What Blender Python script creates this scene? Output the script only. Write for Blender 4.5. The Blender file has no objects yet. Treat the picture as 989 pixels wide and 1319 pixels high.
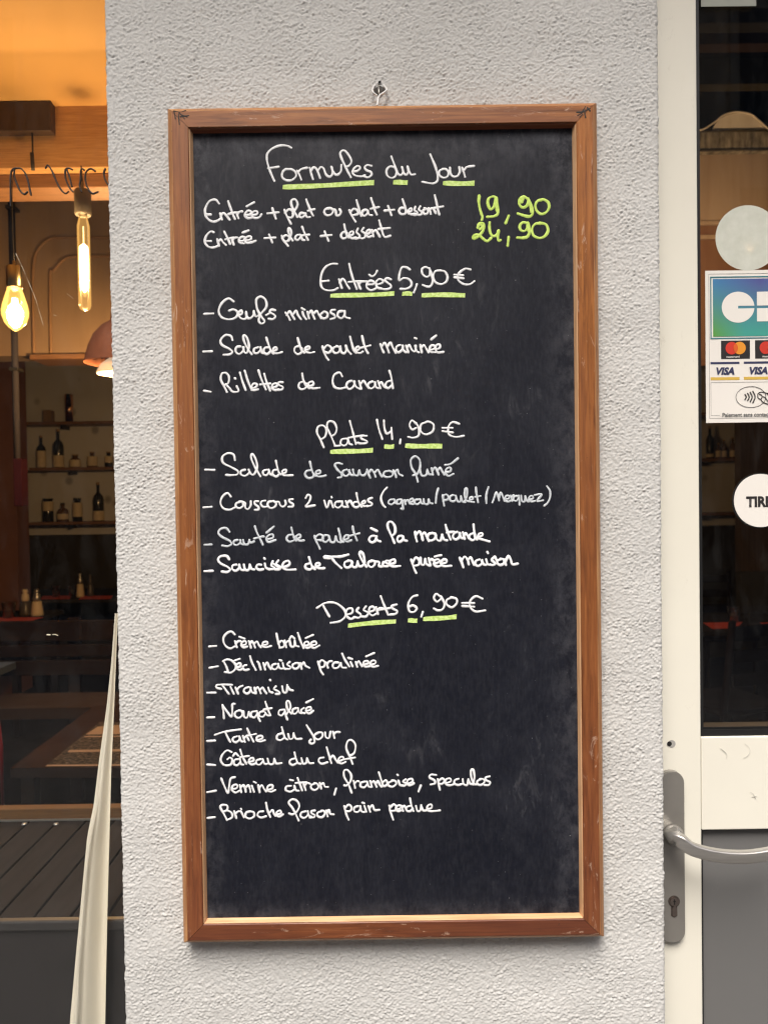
import bpy, bmesh, math, random
import numpy as np
from mathutils import Vector, Matrix
random.seed(7); np.random.seed(7)
SC = bpy.context.scene
COL = SC.collection
# ------------------------------------------------------------------ camera
F_PX, CX, CY = 953.0, 494.5, 659.5           # focal length and centre in photo pixels (989 x 1319)
CAM = np.array([0.0, -1.03, 1.55])
YAW, PITCH, ROLL = 0.00059347, -0.01814582, -0.01422226
_fw = np.array([math.sin(YAW)*math.cos(PITCH), math.cos(YAW)*math.cos(PITCH), math.sin(PITCH)])
_r0 = np.array([math.cos(YAW), -math.sin(YAW), 0.0]); _u0 = np.cross(_r0, _fw)
_rt = math.cos(ROLL)*_r0 + math.sin(ROLL)*_u0
_up = -math.sin(ROLL)*_r0 + math.cos(ROLL)*_u0
cd = bpy.data.cameras.new('camera'); cam = bpy.data.objects.new('camera', cd); COL.objects.link(cam)
cd.sensor_fit = 'VERTICAL'; cd.sensor_height = 36.0; cd.lens = F_PX*36.0/1319.0
cd.clip_start = 0.05; cd.clip_end = 500.0
cd.dof.use_dof = True; cd.dof.focus_distance = 1.02; cd.dof.aperture_fstop = 9.0
cam.matrix_world = Matrix(((_rt[0], _up[0], -_fw[0], CAM[0]), (_rt[1], _up[1], -_fw[1], CAM[1]),
                           (_rt[2], _up[2], -_fw[2], CAM[2]), (0, 0, 0, 1)))
SC.camera = cam
# ------------------------------------------------------------------ sky, sun, exposure
SUN_EL, SUN_ROT = math.radians(58), math.radians(192)
w = bpy.data.worlds.new('World'); SC.world = w; w.use_nodes = True
nt = w.node_tree; bg = nt.nodes['Background']
sky = nt.nodes.new('ShaderNodeTexSky'); sky.sky_type = 'NISHITA'; sky.sun_disc = False
sky.sun_elevation = SUN_EL; sky.sun_rotation = SUN_ROT; sky.air_density = 1.0; sky.dust_density = 6.0; sky.ozone_density = 0.6
nt.links.new(sky.outputs[0], bg.inputs[0]); bg.inputs[1].default_value = 0.10
sl = bpy.data.lights.new('sun', 'SUN'); sl.energy = 1.5; sl.angle = math.radians(28); sl.color = (1.0, 0.98, 0.95)
sun = bpy.data.objects.new('sun', sl); COL.objects.link(sun)
sd = Vector((math.sin(SUN_ROT)*math.cos(SUN_EL), math.cos(SUN_ROT)*math.cos(SUN_EL), math.sin(SUN_EL)))
sun.rotation_euler = sd.to_track_quat('Z', 'Y').to_euler()
SC.view_settings.view_transform = 'Standard'; SC.view_settings.look = 'None'
SC.view_settings.exposure = 1.15; SC.view_settings.gamma = 1.0
SC.cycles.caustics_reflective = False; SC.cycles.caustics_refractive = False; SC.cycles.sample_clamp_indirect = 1.5
SC.cycles.max_bounces = 5; SC.cycles.use_denoising = True; SC.cycles.use_light_tree = False; SC.cycles.filter_width = 1.3; SC.cycles.transparent_max_bounces = 12

# ------------------------------------------------------------------ helpers
def W(px, py, Y):
    """point of the vertical plane y = Y seen at photo pixel (px, py)"""
    d = _fw + _rt*((px-CX)/F_PX) + _up*(-(py-CY)/F_PX)
    t = (Y-CAM[1])/d[1]
    return CAM + d*t
def H(px, py, z):
    """point of the horizontal plane at height z seen at photo pixel"""
    d = _fw + _rt*((px-CX)/F_PX) + _up*(-(py-CY)/F_PX)
    t = (z-CAM[2])/d[2]
    return CAM + d*t

class MB:
    def __init__(s): s.v = []; s.f = []; s.smooth = []
    def quad(s, pts, sm=False):
        n = len(s.v); s.v += [tuple(map(float, p)) for p in pts]; s.f.append(tuple(range(n, n+len(pts)))); s.smooth.append(sm)
    def box(s, x0, x1, y0, y1, z0, z1):
        n = len(s.v)
        s.v += [(x, y, z) for z in (z0, z1) for y in (y0, y1) for x in (x0, x1)]
        for f in ((0,2,3,1), (4,5,7,6), (0,1,5,4), (2,6,7,3), (0,4,6,2), (1,3,7,5)):
            s.f.append(tuple(n+i for i in f)); s.smooth.append(False)
    def bbox(s, x0, x1, y0, y1, z0, z1, b=0.003):
        bm = bmesh.new(); bmesh.ops.create_cube(bm, size=1)
        for v in bm.verts:
            v.co = Vector(((x0+x1)/2+v.co.x*(x1-x0), (y0+y1)/2+v.co.y*(y1-y0), (z0+z1)/2+v.co.z*(z1-z0)))
        bmesh.ops.bevel(bm, geom=bm.edges[:], offset=b, segments=2, affect='EDGES', profile=0.5)
        s.addbm(bm)
    def addbm(s, bm):
        bm.verts.index_update(); n = len(s.v)
        s.v += [tuple(v.co) for v in bm.verts]
        for f in bm.faces: s.f.append(tuple(n+v.index for v in f.verts)); s.smooth.append(False)
        bm.free()
    def lathe(s, prof, c=(0,0,0), n=20, cap=True):
        b = len(s.v); m = len(prof)
        for i in range(n):
            a = 2*math.pi*i/n
            for r, z in prof: s.v.append((c[0]+r*math.cos(a), c[1]+r*math.sin(a), c[2]+z))
        for i in range(n):
            j = (i+1) % n
            for k in range(m-1):
                s.f.append((b+i*m+k, b+j*m+k, b+j*m+k+1, b+i*m+k+1)); s.smooth.append(True)
        if cap:
            s.f.append(tuple(b+i*m for i in reversed(range(n)))); s.smooth.append(False)
            s.f.append(tuple(b+i*m+m-1 for i in range(n))); s.smooth.append(False)
    def tube(s, pts, r, n=8, ry=None, up=(0,1,0), sq=1.0):
        pts = [Vector(p) for p in pts]; b = len(s.v); m = len(pts)
        rr = r if isinstance(r, (list, tuple)) else [r]*m
        rb = ry if isinstance(ry, (list, tuple)) else [ry if ry else q for q in rr] if not isinstance(ry, (list, tuple)) else ry
        for i, p in enumerate(pts):
            t = (pts[min(i+1, m-1)]-pts[max(i-1, 0)]).normalized()
            u = Vector(up)
            if abs(t.dot(u)) > 0.95: u = Vector((0, 0, 1))
            a = t.cross(u).normalized(); c = a.cross(t).normalized()
            for k in range(n):
                th = 2*math.pi*k/n
                cs, sn = math.cos(th), math.sin(th)
                s.v.append(tuple(p+a*(rr[i]*math.copysign(abs(cs)**sq, cs))+c*(rb[i]*math.copysign(abs(sn)**sq, sn))))
        for i in range(m-1):
            for k in range(n):
                l = (k+1) % n
                s.f.append((b+i*n+k, b+i*n+l, b+(i+1)*n+l, b+(i+1)*n+k)); s.smooth.append(True)
        s.f.append(tuple(b+k for k in reversed(range(n)))); s.smooth.append(False)
        s.f.append(tuple(b+(m-1)*n+k for k in range(n))); s.smooth.append(False)
    def disc(s, c, rx, rz, n=48, a0=0, a1=2*math.pi):   # flat disc facing the street
        s.quad([(c[0]+rx*math.cos(a0+(a1-a0)*i/n), c[1], c[2]+rz*math.sin(a0+(a1-a0)*i/n)) for i in range(n)])
    def plate(s, outline, y0, y1):                      # outline = list of (x, z), thickness between y0 (front) and y1
        n = len(outline); b = len(s.v)
        s.v += [(x, y0, z) for x, z in outline]+[(x, y1, z) for x, z in outline]
        s.f.append(tuple(b+i for i in range(n))); s.smooth.append(False)
        s.f.append(tuple(b+n+i for i in reversed(range(n)))); s.smooth.append(False)
        for i in range(n):
            j = (i+1) % n
            s.f.append((b+i, b+n+i, b+n+j, b+j)); s.smooth.append(False)
    def mesh(s, name):
        me = bpy.data.meshes.new(name); me.from_pydata(s.v, [], s.f); me.update()
        me.polygons.foreach_set('use_smooth', s.smooth)
        bm = bmesh.new(); bm.from_mesh(me); bmesh.ops.recalc_face_normals(bm, faces=bm.faces); bm.to_mesh(me); bm.free()
        return me
    def build(s, name, mt, parent=None, **kw):
        return link(s.mesh(name), name, mt, parent, **kw)
def link(me, name, mt, parent=None, **kw):
    o = bpy.data.objects.new(name, me); COL.objects.link(o)
    if mt: me.materials.clear(); me.materials.append(mt)
    if parent: o.parent = parent; o.matrix_parent_inverse = parent.matrix_world.inverted()
    tag(o, **kw); return o
def tag(o, label=None, cat=None, group=None, kind=None):
    if label: o['label'] = label
    if cat: o['category'] = cat
    if group: o['group'] = group
    if kind: o['kind'] = kind
    return o
def thing(name, loc, label, cat, group=None):
    o = bpy.data.objects.new(name, None); COL.objects.link(o); o.location = loc; o.empty_display_size = 0.05
    o.matrix_world = Matrix.Translation(loc)
    return tag(o, label, cat, group)
def smooth_path(p, step):
    p = [np.array(q, float) for q in p]
    if len(p) == 1: p = [p[0], p[0]+0.6]
    P = [2*p[0]-p[1]]+p+[2*p[-1]-p[-2]]
    out = []
    for i in range(1, len(P)-2):
        a, b, c, d = P[i-1:i+3]
        L = np.linalg.norm(c-b); n = max(2, int(L/step))
        for k in range(n):
            t = k/n
            out.append(0.5*((2*b)+(-a+c)*t+(2*a-5*b+4*c-d)*t*t+(-a+3*b-3*c+d)*t**3))
    out.append(p[-1]); return out

# ------------------------------------------------------------------ materials
def mat(name): 
    m = bpy.data.materials.new(name); m.use_nodes = True
    return m, m.node_tree, m.node_tree.nodes['Principled BSDF']
def N(nt, t, **kw):
    n = nt.nodes.new(t)
    for k, v in kw.items(): setattr(n, k, v)
    return n
def ramp(nt, src, stops):
    r = N(nt, 'ShaderNodeValToRGB'); e = r.color_ramp.elements
    while len(e) < len(stops): e.new(0.5)
    for i, (p, c) in enumerate(stops):
        e[i].position = p; e[i].color = (c[0], c[1], c[2], 1) if isinstance(c, (tuple, list)) else (c, c, c, 1)
    nt.links.new(src, r.inputs[0]); return r.outputs[0]
def noise(nt, scale=5, detail=3, rough=0.5, stretch=(1,1,1), dist=0, loc=(0,0,0)):
    tc = N(nt, 'ShaderNodeTexCoord'); mp = N(nt, 'ShaderNodeMapping'); mp.inputs['Scale'].default_value = stretch; mp.inputs['Location'].default_value = loc
    nt.links.new(tc.outputs['Object'], mp.inputs[0])
    n = N(nt, 'ShaderNodeTexNoise'); n.inputs['Scale'].default_value = scale; n.inputs['Detail'].default_value = detail
    n.inputs['Roughness'].default_value = rough; n.inputs['Distortion'].default_value = dist
    nt.links.new(mp.outputs[0], n.inputs['Vector']); return n.outputs['Fac']
def mix(nt, fac, a, b, mode='MIX'):
    m = N(nt, 'ShaderNodeMix'); m.data_type = 'RGBA'; m.blend_type = mode
    for s, v in ((m.inputs[0], fac), (m.inputs[6], a), (m.inputs[7], b)):
        if isinstance(v, (int, float)): s.default_value = v if s.type == 'VALUE' else (v, v, v, 1)
        elif isinstance(v, (tuple, list)): s.default_value = (*v[:3], 1)
        else: nt.links.new(v, s)
    return m.outputs[2]
def bump(nt, bs, h, strength, dist):
    b = N(nt, 'ShaderNodeBump'); b.inputs['Strength'].default_value = strength; b.inputs['Distance'].default_value = dist
    nt.links.new(h, b.inputs['Height']); nt.links.new(b.outputs[0], bs.inputs['Normal'])
def simple(name, c1, c2=None, scale=12, rough=0.6, metal=0.0, stretch=(1,1,1), bmp=0.0, bs_=0.002, spec=None):
    m, nt, b = mat(name)
    c2 = c2 or tuple(x*0.8 for x in c1)
    n = noise(nt, scale, 4, 0.55, stretch)
    nt.links.new(ramp(nt, n, [(0.3, c2), (0.7, c1)]), b.inputs['Base Color'])
    b.inputs['Roughness'].default_value = rough; b.inputs['Metallic'].default_value = metal
    if spec is not None: b.inputs['Specular IOR Level'].default_value = spec
    if bmp: bump(nt, b, n, bmp, bs_)
    return m
def wood(name, axis, pal, scratch=True, rough=0.42, seed=0.0, low=None, spec=0.5):
    m, nt, b = mat(name)
    st = {'x': (0.6, 9, 9), 'z': (9, 9, 0.6), 'y': (9, 0.6, 9)}[axis]
    st2 = {'x': (0.25, 1, 1), 'z': (1, 1, 0.25), 'y': (1, 0.25, 1)}[axis]
    L = (seed, seed*1.7, seed*0.6)
    g = noise(nt, 22, 6, 0.62, st, 0.6, L)
    c = ramp(nt, g, [(0.25, pal[0]), (0.5, pal[1]), (0.78, pal[2])])
    big = noise(nt, 9, 3, 0.5, st2, 0.8, L)
    c = mix(nt, ramp(nt, big, [(0.38, 0.0), (0.68, 0.75)]), c, pal[3])
    if low:      # the stain is redder and more worn towards the bottom of the frame
        c_low = ramp(nt, g, [(0.25, low[0]), (0.5, low[1]), (0.78, low[2])])
        tg = N(nt, 'ShaderNodeTexCoord'); sg = N(nt, 'ShaderNodeSeparateXYZ'); nt.links.new(tg.outputs['Generated'], sg.inputs[0])
        zz_ = mix(nt, 0.35, sg.outputs['Z'], big)
        c = mix(nt, ramp(nt, zz_, [(0.22, 1.0), (0.62, 0.0)]), c, c_low)
    fib = noise(nt, 160, 3, 0.6, {'x': (0.05, 2, 2), 'z': (2, 2, 0.05), 'y': (2, .05, 2)}[axis], 0, L)
    c = mix(nt, ramp(nt, fib, [(0.35, 0.28), (0.6, 0.0)]), c, tuple(x*0.5 for x in pal[0]))
    if scratch:
        s1 = noise(nt, 60, 5, 0.7, st2, 2.2, (3+seed, 1, 2)); patch = noise(nt, 7, 2, 0.5, (1,1,1), 0, (9+seed, 4, 1))
        k = mix(nt, 1.0, ramp(nt, s1, [(0.60, 0.0), (0.67, 0.75)]), ramp(nt, patch, [(0.46, 0.0), (0.60, 1.0)]), 'MULTIPLY')
        c = mix(nt, k, c, (0.55, 0.38, 0.27))
        d1 = noise(nt, 85, 4, 0.7, (1,1,1), 1.5, (7, seed, 2))
        c = mix(nt, ramp(nt, d1, [(0.69, 0.0), (0.74, 0.8)]), c, (0.05, 0.025, 0.015))
    nt.links.new(c, b.inputs['Base Color']); b.inputs['Roughness'].default_value = rough
    nt.links.new(ramp(nt, big, [(0.3, rough-0.08), (0.7, rough+0.15)]), b.inputs['Roughness'])
    b.inputs['Specular IOR Level'].default_value = spec
    bump(nt, b, fib, 0.25, 0.0006)
    return m
def emis(name, col, s):
    m, nt, b = mat(name); b.inputs['Base Color'].default_value = (*col, 1)
    b.inputs['Emission Color'].default_value = (*col, 1); b.inputs['Emission Strength'].default_value = s; m.cycles.emission_sampling = 'NONE'; return m
def glass_pane(name, k=0.95, tint=(0.97, 0.98, 0.975), dirt=0.004):
    m, nt, b = mat(name); nt.nodes.remove(b); out = nt.nodes['Material Output']
    fr = N(nt, 'ShaderNodeFresnel'); ge = N(nt, 'ShaderNodeNewGeometry')   # entering and leaving faces both see air outside
    io = N(nt, 'ShaderNodeMapRange'); io.inputs['To Min'].default_value = 1.5; io.inputs['To Max'].default_value = 1/1.5
    nt.links.new(ge.outputs['Backfacing'], io.inputs['Value']); nt.links.new(io.outputs[0], fr.inputs[0])
    fr2 = fr
    mu = N(nt, 'ShaderNodeMath', operation='MULTIPLY'); mu.inputs[1].default_value = k; nt.links.new(fr.outputs[0], mu.inputs[0]); mu.use_clamp = True
    tr = N(nt, 'ShaderNodeBsdfTransparent'); tr.inputs[0].default_value = (*tint, 1)
    gl = N(nt, 'ShaderNodeBsdfGlossy'); gl.inputs['Roughness'].default_value = 0.0
    mx = N(nt, 'ShaderNodeMixShader'); nt.links.new(mu.outputs[0], mx.inputs[0]); nt.links.new(tr.outputs[0], mx.inputs[1]); nt.links.new(gl.outputs[0], mx.inputs[2])
    df = N(nt, 'ShaderNodeBsdfDiffuse'); df.inputs[0].default_value = (0.7, 0.7, 0.68, 1)
    dn = noise(nt, 40, 5, 0.7, (1, 1, 0.3), 1.0)
    dr = ramp(nt, dn, [(0.5, 0.0), (0.85, dirt*3)])
    m2 = N(nt, 'ShaderNodeMixShader'); nt.links.new(dr, m2.inputs[0]); nt.links.new(mx.outputs[0], m2.inputs[1]); nt.links.new(df.outputs[0], m2.inputs[2])
    nt.links.new(m2.outputs[0], out.inputs[0]); return m

# stucco
mSTUC, nt, b = mat('stucco')
n1 = noise(nt, 420, 3, 0.6, (1, 1, 1.1), 0.3); n2 = noise(nt, 3, 3, 0.5)
c = ramp(nt, n2, [(0.3, (0.525, 0.523, 0.502)), (0.7, (0.585, 0.582, 0.56))])
pit = noise(nt, 150, 2, 0.5, (1, 1, 1), 0.3, (3, 3, 3))
c = mix(nt, ramp(nt, pit, [(0.60, 0.0), (0.75, 0.35)]), c, (0.30, 0.27, 0.23))
nt.links.new(c, b.inputs['Base Color']); b.inputs['Roughness'].default_value = 0.9; b.inputs['Specular IOR Level'].default_value = 0.25
bump(nt, b, n1, 0.25, 0.0008)
# chalkboard
mBOARD, nt, b = mat('chalkboard_paint')
fine = noise(nt, 90, 5, 0.7, (1, 1, 1.0), 0.3); sm = noise(nt, 7, 5, 0.62, (1, 1, 0.7), 1.2); sm2 = noise(nt, 30, 4, 0.6, (1.6, 1, 0.5), 1.5, (5, 2, 1))
weave = noise(nt, 330, 2, 0.5, (1, 1, 0.25))
c = ramp(nt, fine, [(0.3, (0.0045, 0.0055, 0.0105)), (0.7, (0.0090, 0.0106, 0.0180))])
c = mix(nt, ramp(nt, weave, [(0.4, 0.0), (0.75, 0.25)]), c, (0.036, 0.037, 0.044))
c = mix(nt, ramp(nt, sm, [(0.45, 0.0), (0.85, 0.15)]), c, (0.10, 0.105, 0.125))
k = mix(nt, 1.0, ramp(nt, sm2, [(0.56, 0.0), (0.80, 0.24)]), ramp(nt, sm, [(0.50, 0.0), (0.64, 1.0)]), 'MULTIPLY')
c = mix(nt, k, c, (0.26, 0.26, 0.27))
tc = N(nt, 'ShaderNodeTexCoord'); sx = N(nt, 'ShaderNodeSeparateXYZ'); nt.links.new(tc.outputs['Generated'], sx.inputs[0])
def edge_band(out, lo, hi, flip=False):
    return ramp(nt, out, [(lo, 1.0), (hi, 0.0)] if not flip else [(lo, 0.0), (hi, 1.0)])
e1 = edge_band(sx.outputs['X'], 0.90, 1.0, True); e2 = edge_band(sx.outputs['X'], 0.0, 0.07); e3 = edge_band(sx.outputs['Z'], 0.0, 0.028)
e4 = ramp(nt, sx.outputs['Z'], [(0.93, 0.0), (1.0, 0.8)])
em = mix(nt, 1.0, mix(nt, 1.0, mix(nt, 1.0, e1, e2, 'ADD'), e3, 'ADD'), e4, 'ADD')
dust = noise(nt, 45, 6, 0.75, (1, 1, 0.8), 0.2, (1, 8, 2))
em = mix(nt, 1.0, em, ramp(nt, dust, [(0.42, 0.0), (0.85, 0.38)]), 'MULTIPLY')
c = mix(nt, em, c, (0.22, 0.22, 0.24))
sp = noise(nt, 420, 1, 0.5, (1, 1, 1), 0, (2, 2, 5))
c = mix(nt, ramp(nt, sp, [(0.80, 0.0), (0.84, 0.5)]), c, (0.45, 0.45, 0.45))
nt.links.new(c, b.inputs['Base Color']); b.inputs['Roughness'].default_value = 0.55; b.inputs['Specular IOR Level'].default_value = 0.24
bump(nt, b, weave, 0.12, 0.0004)
def marker(name, c1, c2):
    m, nt, b = mat(name)
    n = noise(nt, 240, 3, 0.6, (1, 1, 1), 0.5)
    nt.links.new(ramp(nt, n, [(0.35, c2), (0.62, c1)]), b.inputs['Base Color']); b.inputs['Roughness'].default_value = 0.8
    b.inputs['Specular IOR Level'].default_value = 0.2; return m
mWHITE = marker('white_marker', (0.86, 0.87, 0.87), (0.70, 0.71, 0.72))
mBRIGHT = marker('bright_white_marker', (0.90, 0.91, 0.92), (0.82, 0.83, 0.84))
mFADED = marker('faded_marker', (0.66, 0.70, 0.73), (0.46, 0.50, 0.53))
mGREEN = marker('green_marker', (0.62, 0.80, 0.20), (0.47, 0.66, 0.12))
mGREEN2 = marker('green_marker_wash', (0.68, 0.84, 0.34), (0.44, 0.63, 0.13))

PAL = [(0.12, 0.038, 0.010), (0.34, 0.120, 0.028), (0.50, 0.205, 0.054), (0.19, 0.056, 0.014)]
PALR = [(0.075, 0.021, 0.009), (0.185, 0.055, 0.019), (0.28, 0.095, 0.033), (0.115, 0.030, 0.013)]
PALL = [(0.52, 0.26, 0.12), (0.72, 0.43, 0.23), (0.82, 0.56, 0.34), (0.62, 0.34, 0.16)]
PALM = [(0.24, 0.09, 0.027), (0.46, 0.21, 0.07), (0.58, 0.30, 0.12), (0.32, 0.12, 0.038)]
mW_top = wood('frame_wood_top', 'x', PAL, seed=1.0); mW_bot = wood('frame_wood_bottom', 'x', PALR, seed=2.3)
mW_l = wood('frame_wood_left', 'z', PAL, seed=3.1, low=PALR); mW_r = wood('frame_wood_right', 'z', PAL, seed=4.4, low=PALR)
mEdgeX = wood('edge_wood_horizontal', 'x', PALM, True, seed=7.2); mEdgeZ = wood('edge_wood_vertical', 'z', PALM, True, seed=8.1)
mBeadX = wood('bead_wood_horizontal', 'x', PALL, False, seed=5.0); mBeadZ = wood('bead_wood_vertical', 'z', PALL, False, seed=6.0)
mDARKWOOD = wood('dark_wood', 'x', [(0.007, 0.004, 0.003), (0.012, 0.007, 0.004), (0.018, 0.010, 0.006), (0.009, 0.005, 0.004)], False, 0.8, spec=0.03)
mMIDWOOD = wood('shelf_wood', 'x', [(0.16, 0.075, 0.03), (0.26, 0.13, 0.055), (0.36, 0.19, 0.09), (0.22, 0.10, 0.045)], False, 0.5)
mPINE = wood('pine_beam', 'x', [(0.45, 0.24, 0.09), (0.62, 0.36, 0.15), (0.72, 0.45, 0.21), (0.52, 0.29, 0.12)], False, 0.5)
def scuffed(name, col, dirt, rough):
    m, nt, b = mat(name)
    n1_ = noise(nt, 5, 4, 0.6); n2_ = noise(nt, 70, 5, 0.75, (1, 1, 0.35), 1.0, (2, 1, 7)); n3_ = noise(nt, 9, 3, 0.6, (1, 1, 1), 0.5, (4, 4, 1))
    c = ramp(nt, n1_, [(0.3, tuple(x*0.96 for x in col)), (0.7, col)])
    c = mix(nt, mix(nt, 1.0, ramp(nt, n2_, [(0.60, 0.0), (0.72, 0.5)]), ramp(nt, n3_, [(0.5, 0.0), (0.66, 1.0)]), 'MULTIPLY'), c, dirt)
    nt.links.new(c, b.inputs['Base Color']); nt.links.new(ramp(nt, n1_, [(0.3, rough-0.06), (0.7, rough+0.1)]), b.inputs['Roughness'])
    bump(nt, b, n2_, 0.05, 0.0008); return m
mCREAM = scuffed('cream_door_paint', (0.81, 0.785, 0.68), (0.50, 0.46, 0.38), 0.40)
mGASK = simple('black_gasket', (0.012, 0.012, 0.012), None, 20, 0.45)
mGREY = scuffed('grey_door_panel', (0.150, 0.149, 0.145), (0.23, 0.22, 0.21), 0.42)
mSTEEL = simple('brushed_steel', (0.56, 0.545, 0.51), (0.48, 0.465, 0.44), 30, 0.36, 0.85, (1, 1, 8))
mSTEELD = simple('satin_plate', (0.33, 0.315, 0.285), (0.29, 0.275, 0.25), 20, 0.42, 0.55)
mDARKMETAL = simple('dark_metal', (0.05, 0.045, 0.04), None, 30, 0.5, 0.6)
mHOLE = simple('dark_hole', (0.01, 0.009, 0.008), None, 20, 0.9)
mWIREW = simple('white_wire', (0.80, 0.80, 0.78), (0.62, 0.62, 0.6), 80, 0.35)
mGLASS = glass_pane('window_glass'); mGLASSD = glass_pane('door_glass', 0.95, (0.96, 0.97, 0.965))

# ================================================================== THE SETTING OUTSIDE
g = MB(); g.box(-30, 30, -30, 0.03, -0.3, 0.0)
g.build('pavement', simple('paving', (0.15, 0.145, 0.14), (0.11, 0.105, 0.10), 4, 0.85), kind='structure')

# the house across the street: only the glass sees it
opp = thing('house_across_street', (0, -9, 0), 'tan rendered house across the street mirrored in the glass', 'house')
m = MB(); m.box(-16, 16, -9.6, -9, 3.4, 8.6); m.build('upper_wall', simple('tan_render', (0.46, 0.36, 0.27), (0.38, 0.29, 0.21), 1, 0.9), opp)
m = MB(); m.box(-16, 16, -9.6, -9.02, 0.0, 3.4); m.build('shop_front', simple('dark_shopfront', (0.15, 0.115, 0.09), (0.10, 0.078, 0.062), 1, 0.8), opp)
mOW = simple('window_dark', (0.03, 0.032, 0.035), None, 1, 0.3); mOF = simple('window_surround', (0.40, 0.34, 0.27), None, 1, 0.8)
for zz in (4.2, 6.6):
    for k in range(-5, 6):
        m = MB(); m.box(k*2.7-0.62, k*2.7+0.62, -9.0, -8.95, zz-0.1, zz+1.6); fr_ = m.build('window_frame', mOF, opp)
        m = MB(); m.box(k*2.7-0.5, k*2.7+0.5, -8.95, -8.94, zz, zz+1.5); m.build('window_pane', mOW, fr_)
# ================================================================== STUCCO WALL PILLAR
XL, XR = -0.37434, 0.38746
def stucco_height(nx, nz, cell):
    r = np.random.RandomState(3)
    kx = np.fft.fftfreq(nx, cell)[:, None]; kz = np.fft.fftfreq(nz, cell)[None, :]
    k = np.sqrt(kx**2+(kz*0.82)**2)+1e-9
    def band(lo, hi, p=0):
        f = np.exp(-(k/hi)**4)*(1-np.exp(-(k/lo)**4))
        h = np.fft.ifft2(np.fft.fft2(r.randn(nx, nz))*f).real
        return h/h.std()
    a = band(130, 290); b2 = band(50, 140); l = band(3, 12); mod = band(6, 30)
    h = (0.00044*np.clip(a, -0.5, 2.4)+0.00022*np.clip(b2, -1.4, 1.8))*(1+0.25*np.tanh(mod))+0.00040*l
    return h
cell = 0.00125; z0, z1 = 0.72, 2.38
nx = int((XR-XL)/cell)+1; nz = int((z1-z0)/cell)+1
hh = stucco_height(nx, nz, cell)
xs = np.linspace(XL, XR, nx); zs = np.linspace(z0, z1, nz)
X, Z = np.meshgrid(xs, zs, indexing='ij'); Yv = -hh-0.0005
# rounded, uneven arrises
dl = X-XL; dr_ = XR-X; R = 0.006
for d in (dl, dr_):
    t = np.clip(1-d/R, 0, 1); Yv = Yv+R*(1-np.sqrt(np.clip(1-t*t, 0, 1)))*0.9
jit = np.random.RandomState(5).randn(nz); jit = np.convolve(jit, np.ones(4)/4, 'same')*0.0007
X = X+np.where(dl < 0.006, jit[None, :], 0)+np.where(dr_ < 0.006, np.roll(jit, 97)[None, :], 0)
co = np.stack([X, Yv, Z], -1).reshape(-1, 3)
extra = np.array([[x+j, 0.16, z] for x, j in ((XL, 0), (XR, 0)) for z in zs])
nv = nx*nz
co = np.vstack([co, extra])
i, j = np.meshgrid(np.arange(nx-1), np.arange(nz-1), indexing='ij')
a = (i*nz+j).ravel(); q = np.stack([a, a+nz, a+nz+1, a+1], 1)
jj = np.arange(nz-1)
ql = np.stack([jj, jj+1, nv+jj+1, nv+jj], 1); base = (nx-1)*nz
qr = np.stack([base+jj, nv+nz+jj, nv+nz+jj+1, base+jj+1], 1)
q = np.vstack([q, ql, qr]).astype(np.int32)
me = bpy.data.meshes.new('wall_pillar'); me.vertices.add(len(co)); me.vertices.foreach_set('co', co.ravel())
me.loops.add(q.size); me.loops.foreach_set('vertex_index', q.ravel()); me.polygons.add(len(q))
me.polygons.foreach_set('loop_start', np.arange(0, q.size, 4, dtype=np.int32)); me.polygons.foreach_set('loop_total', np.full(len(q), 4, np.int32))
me.polygons.foreach_set('use_smooth', np.ones(len(q), bool)); me.update(); me.validate()
pil = thing('wall_pillar', (0, 0, 0), 'rough pale stucco wall pillar between the window and the cream door', 'wall')
link(me, 'stucco_face', mSTUC, pil)
m = MB(); m.box(XL+0.002, XR-0.002, 0.0, 0.16, 0, z0); m.box(XL+0.002, XR-0.002, 0.0, 0.16, z1, 3.2); m.build('masonry', mSTUC, pil)
m = MB(); m.box(-6, 6, 0.0, 0.16, 3.2, 4.5); m.box(-6, -3.2, 0.0, 0.16, 0, 3.2); m.box(2.6, 6, 0.0, 0.16, 0, 3.2)
m.build('facade_wall', mSTUC, None, label='plain stucco facade wall above and beside the openings', cat='wall')

# awning over the shop front (above the picture; it shades the top of the wall)
aw = thing('awning', (0, 0, 3.7), 'ochre fabric awning stretched over the shop front', 'awning')
m = MB(); NA = 0.64
m.quad([(-4.5, -0.02, 3.75), (4.5, -0.02, 3.75), (4.5, -NA, 3.40), (-4.5, -NA, 3.40)]); m.quad([(-4.5, -NA, 3.40), (4.5, -NA, 3.40), (4.5, -NA, 3.25), (-4.5, -NA, 3.25)])
m.build('fabric', simple('awning_cloth', (0.82, 0.58, 0.26), None, 3, 0.9), aw)

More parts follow.
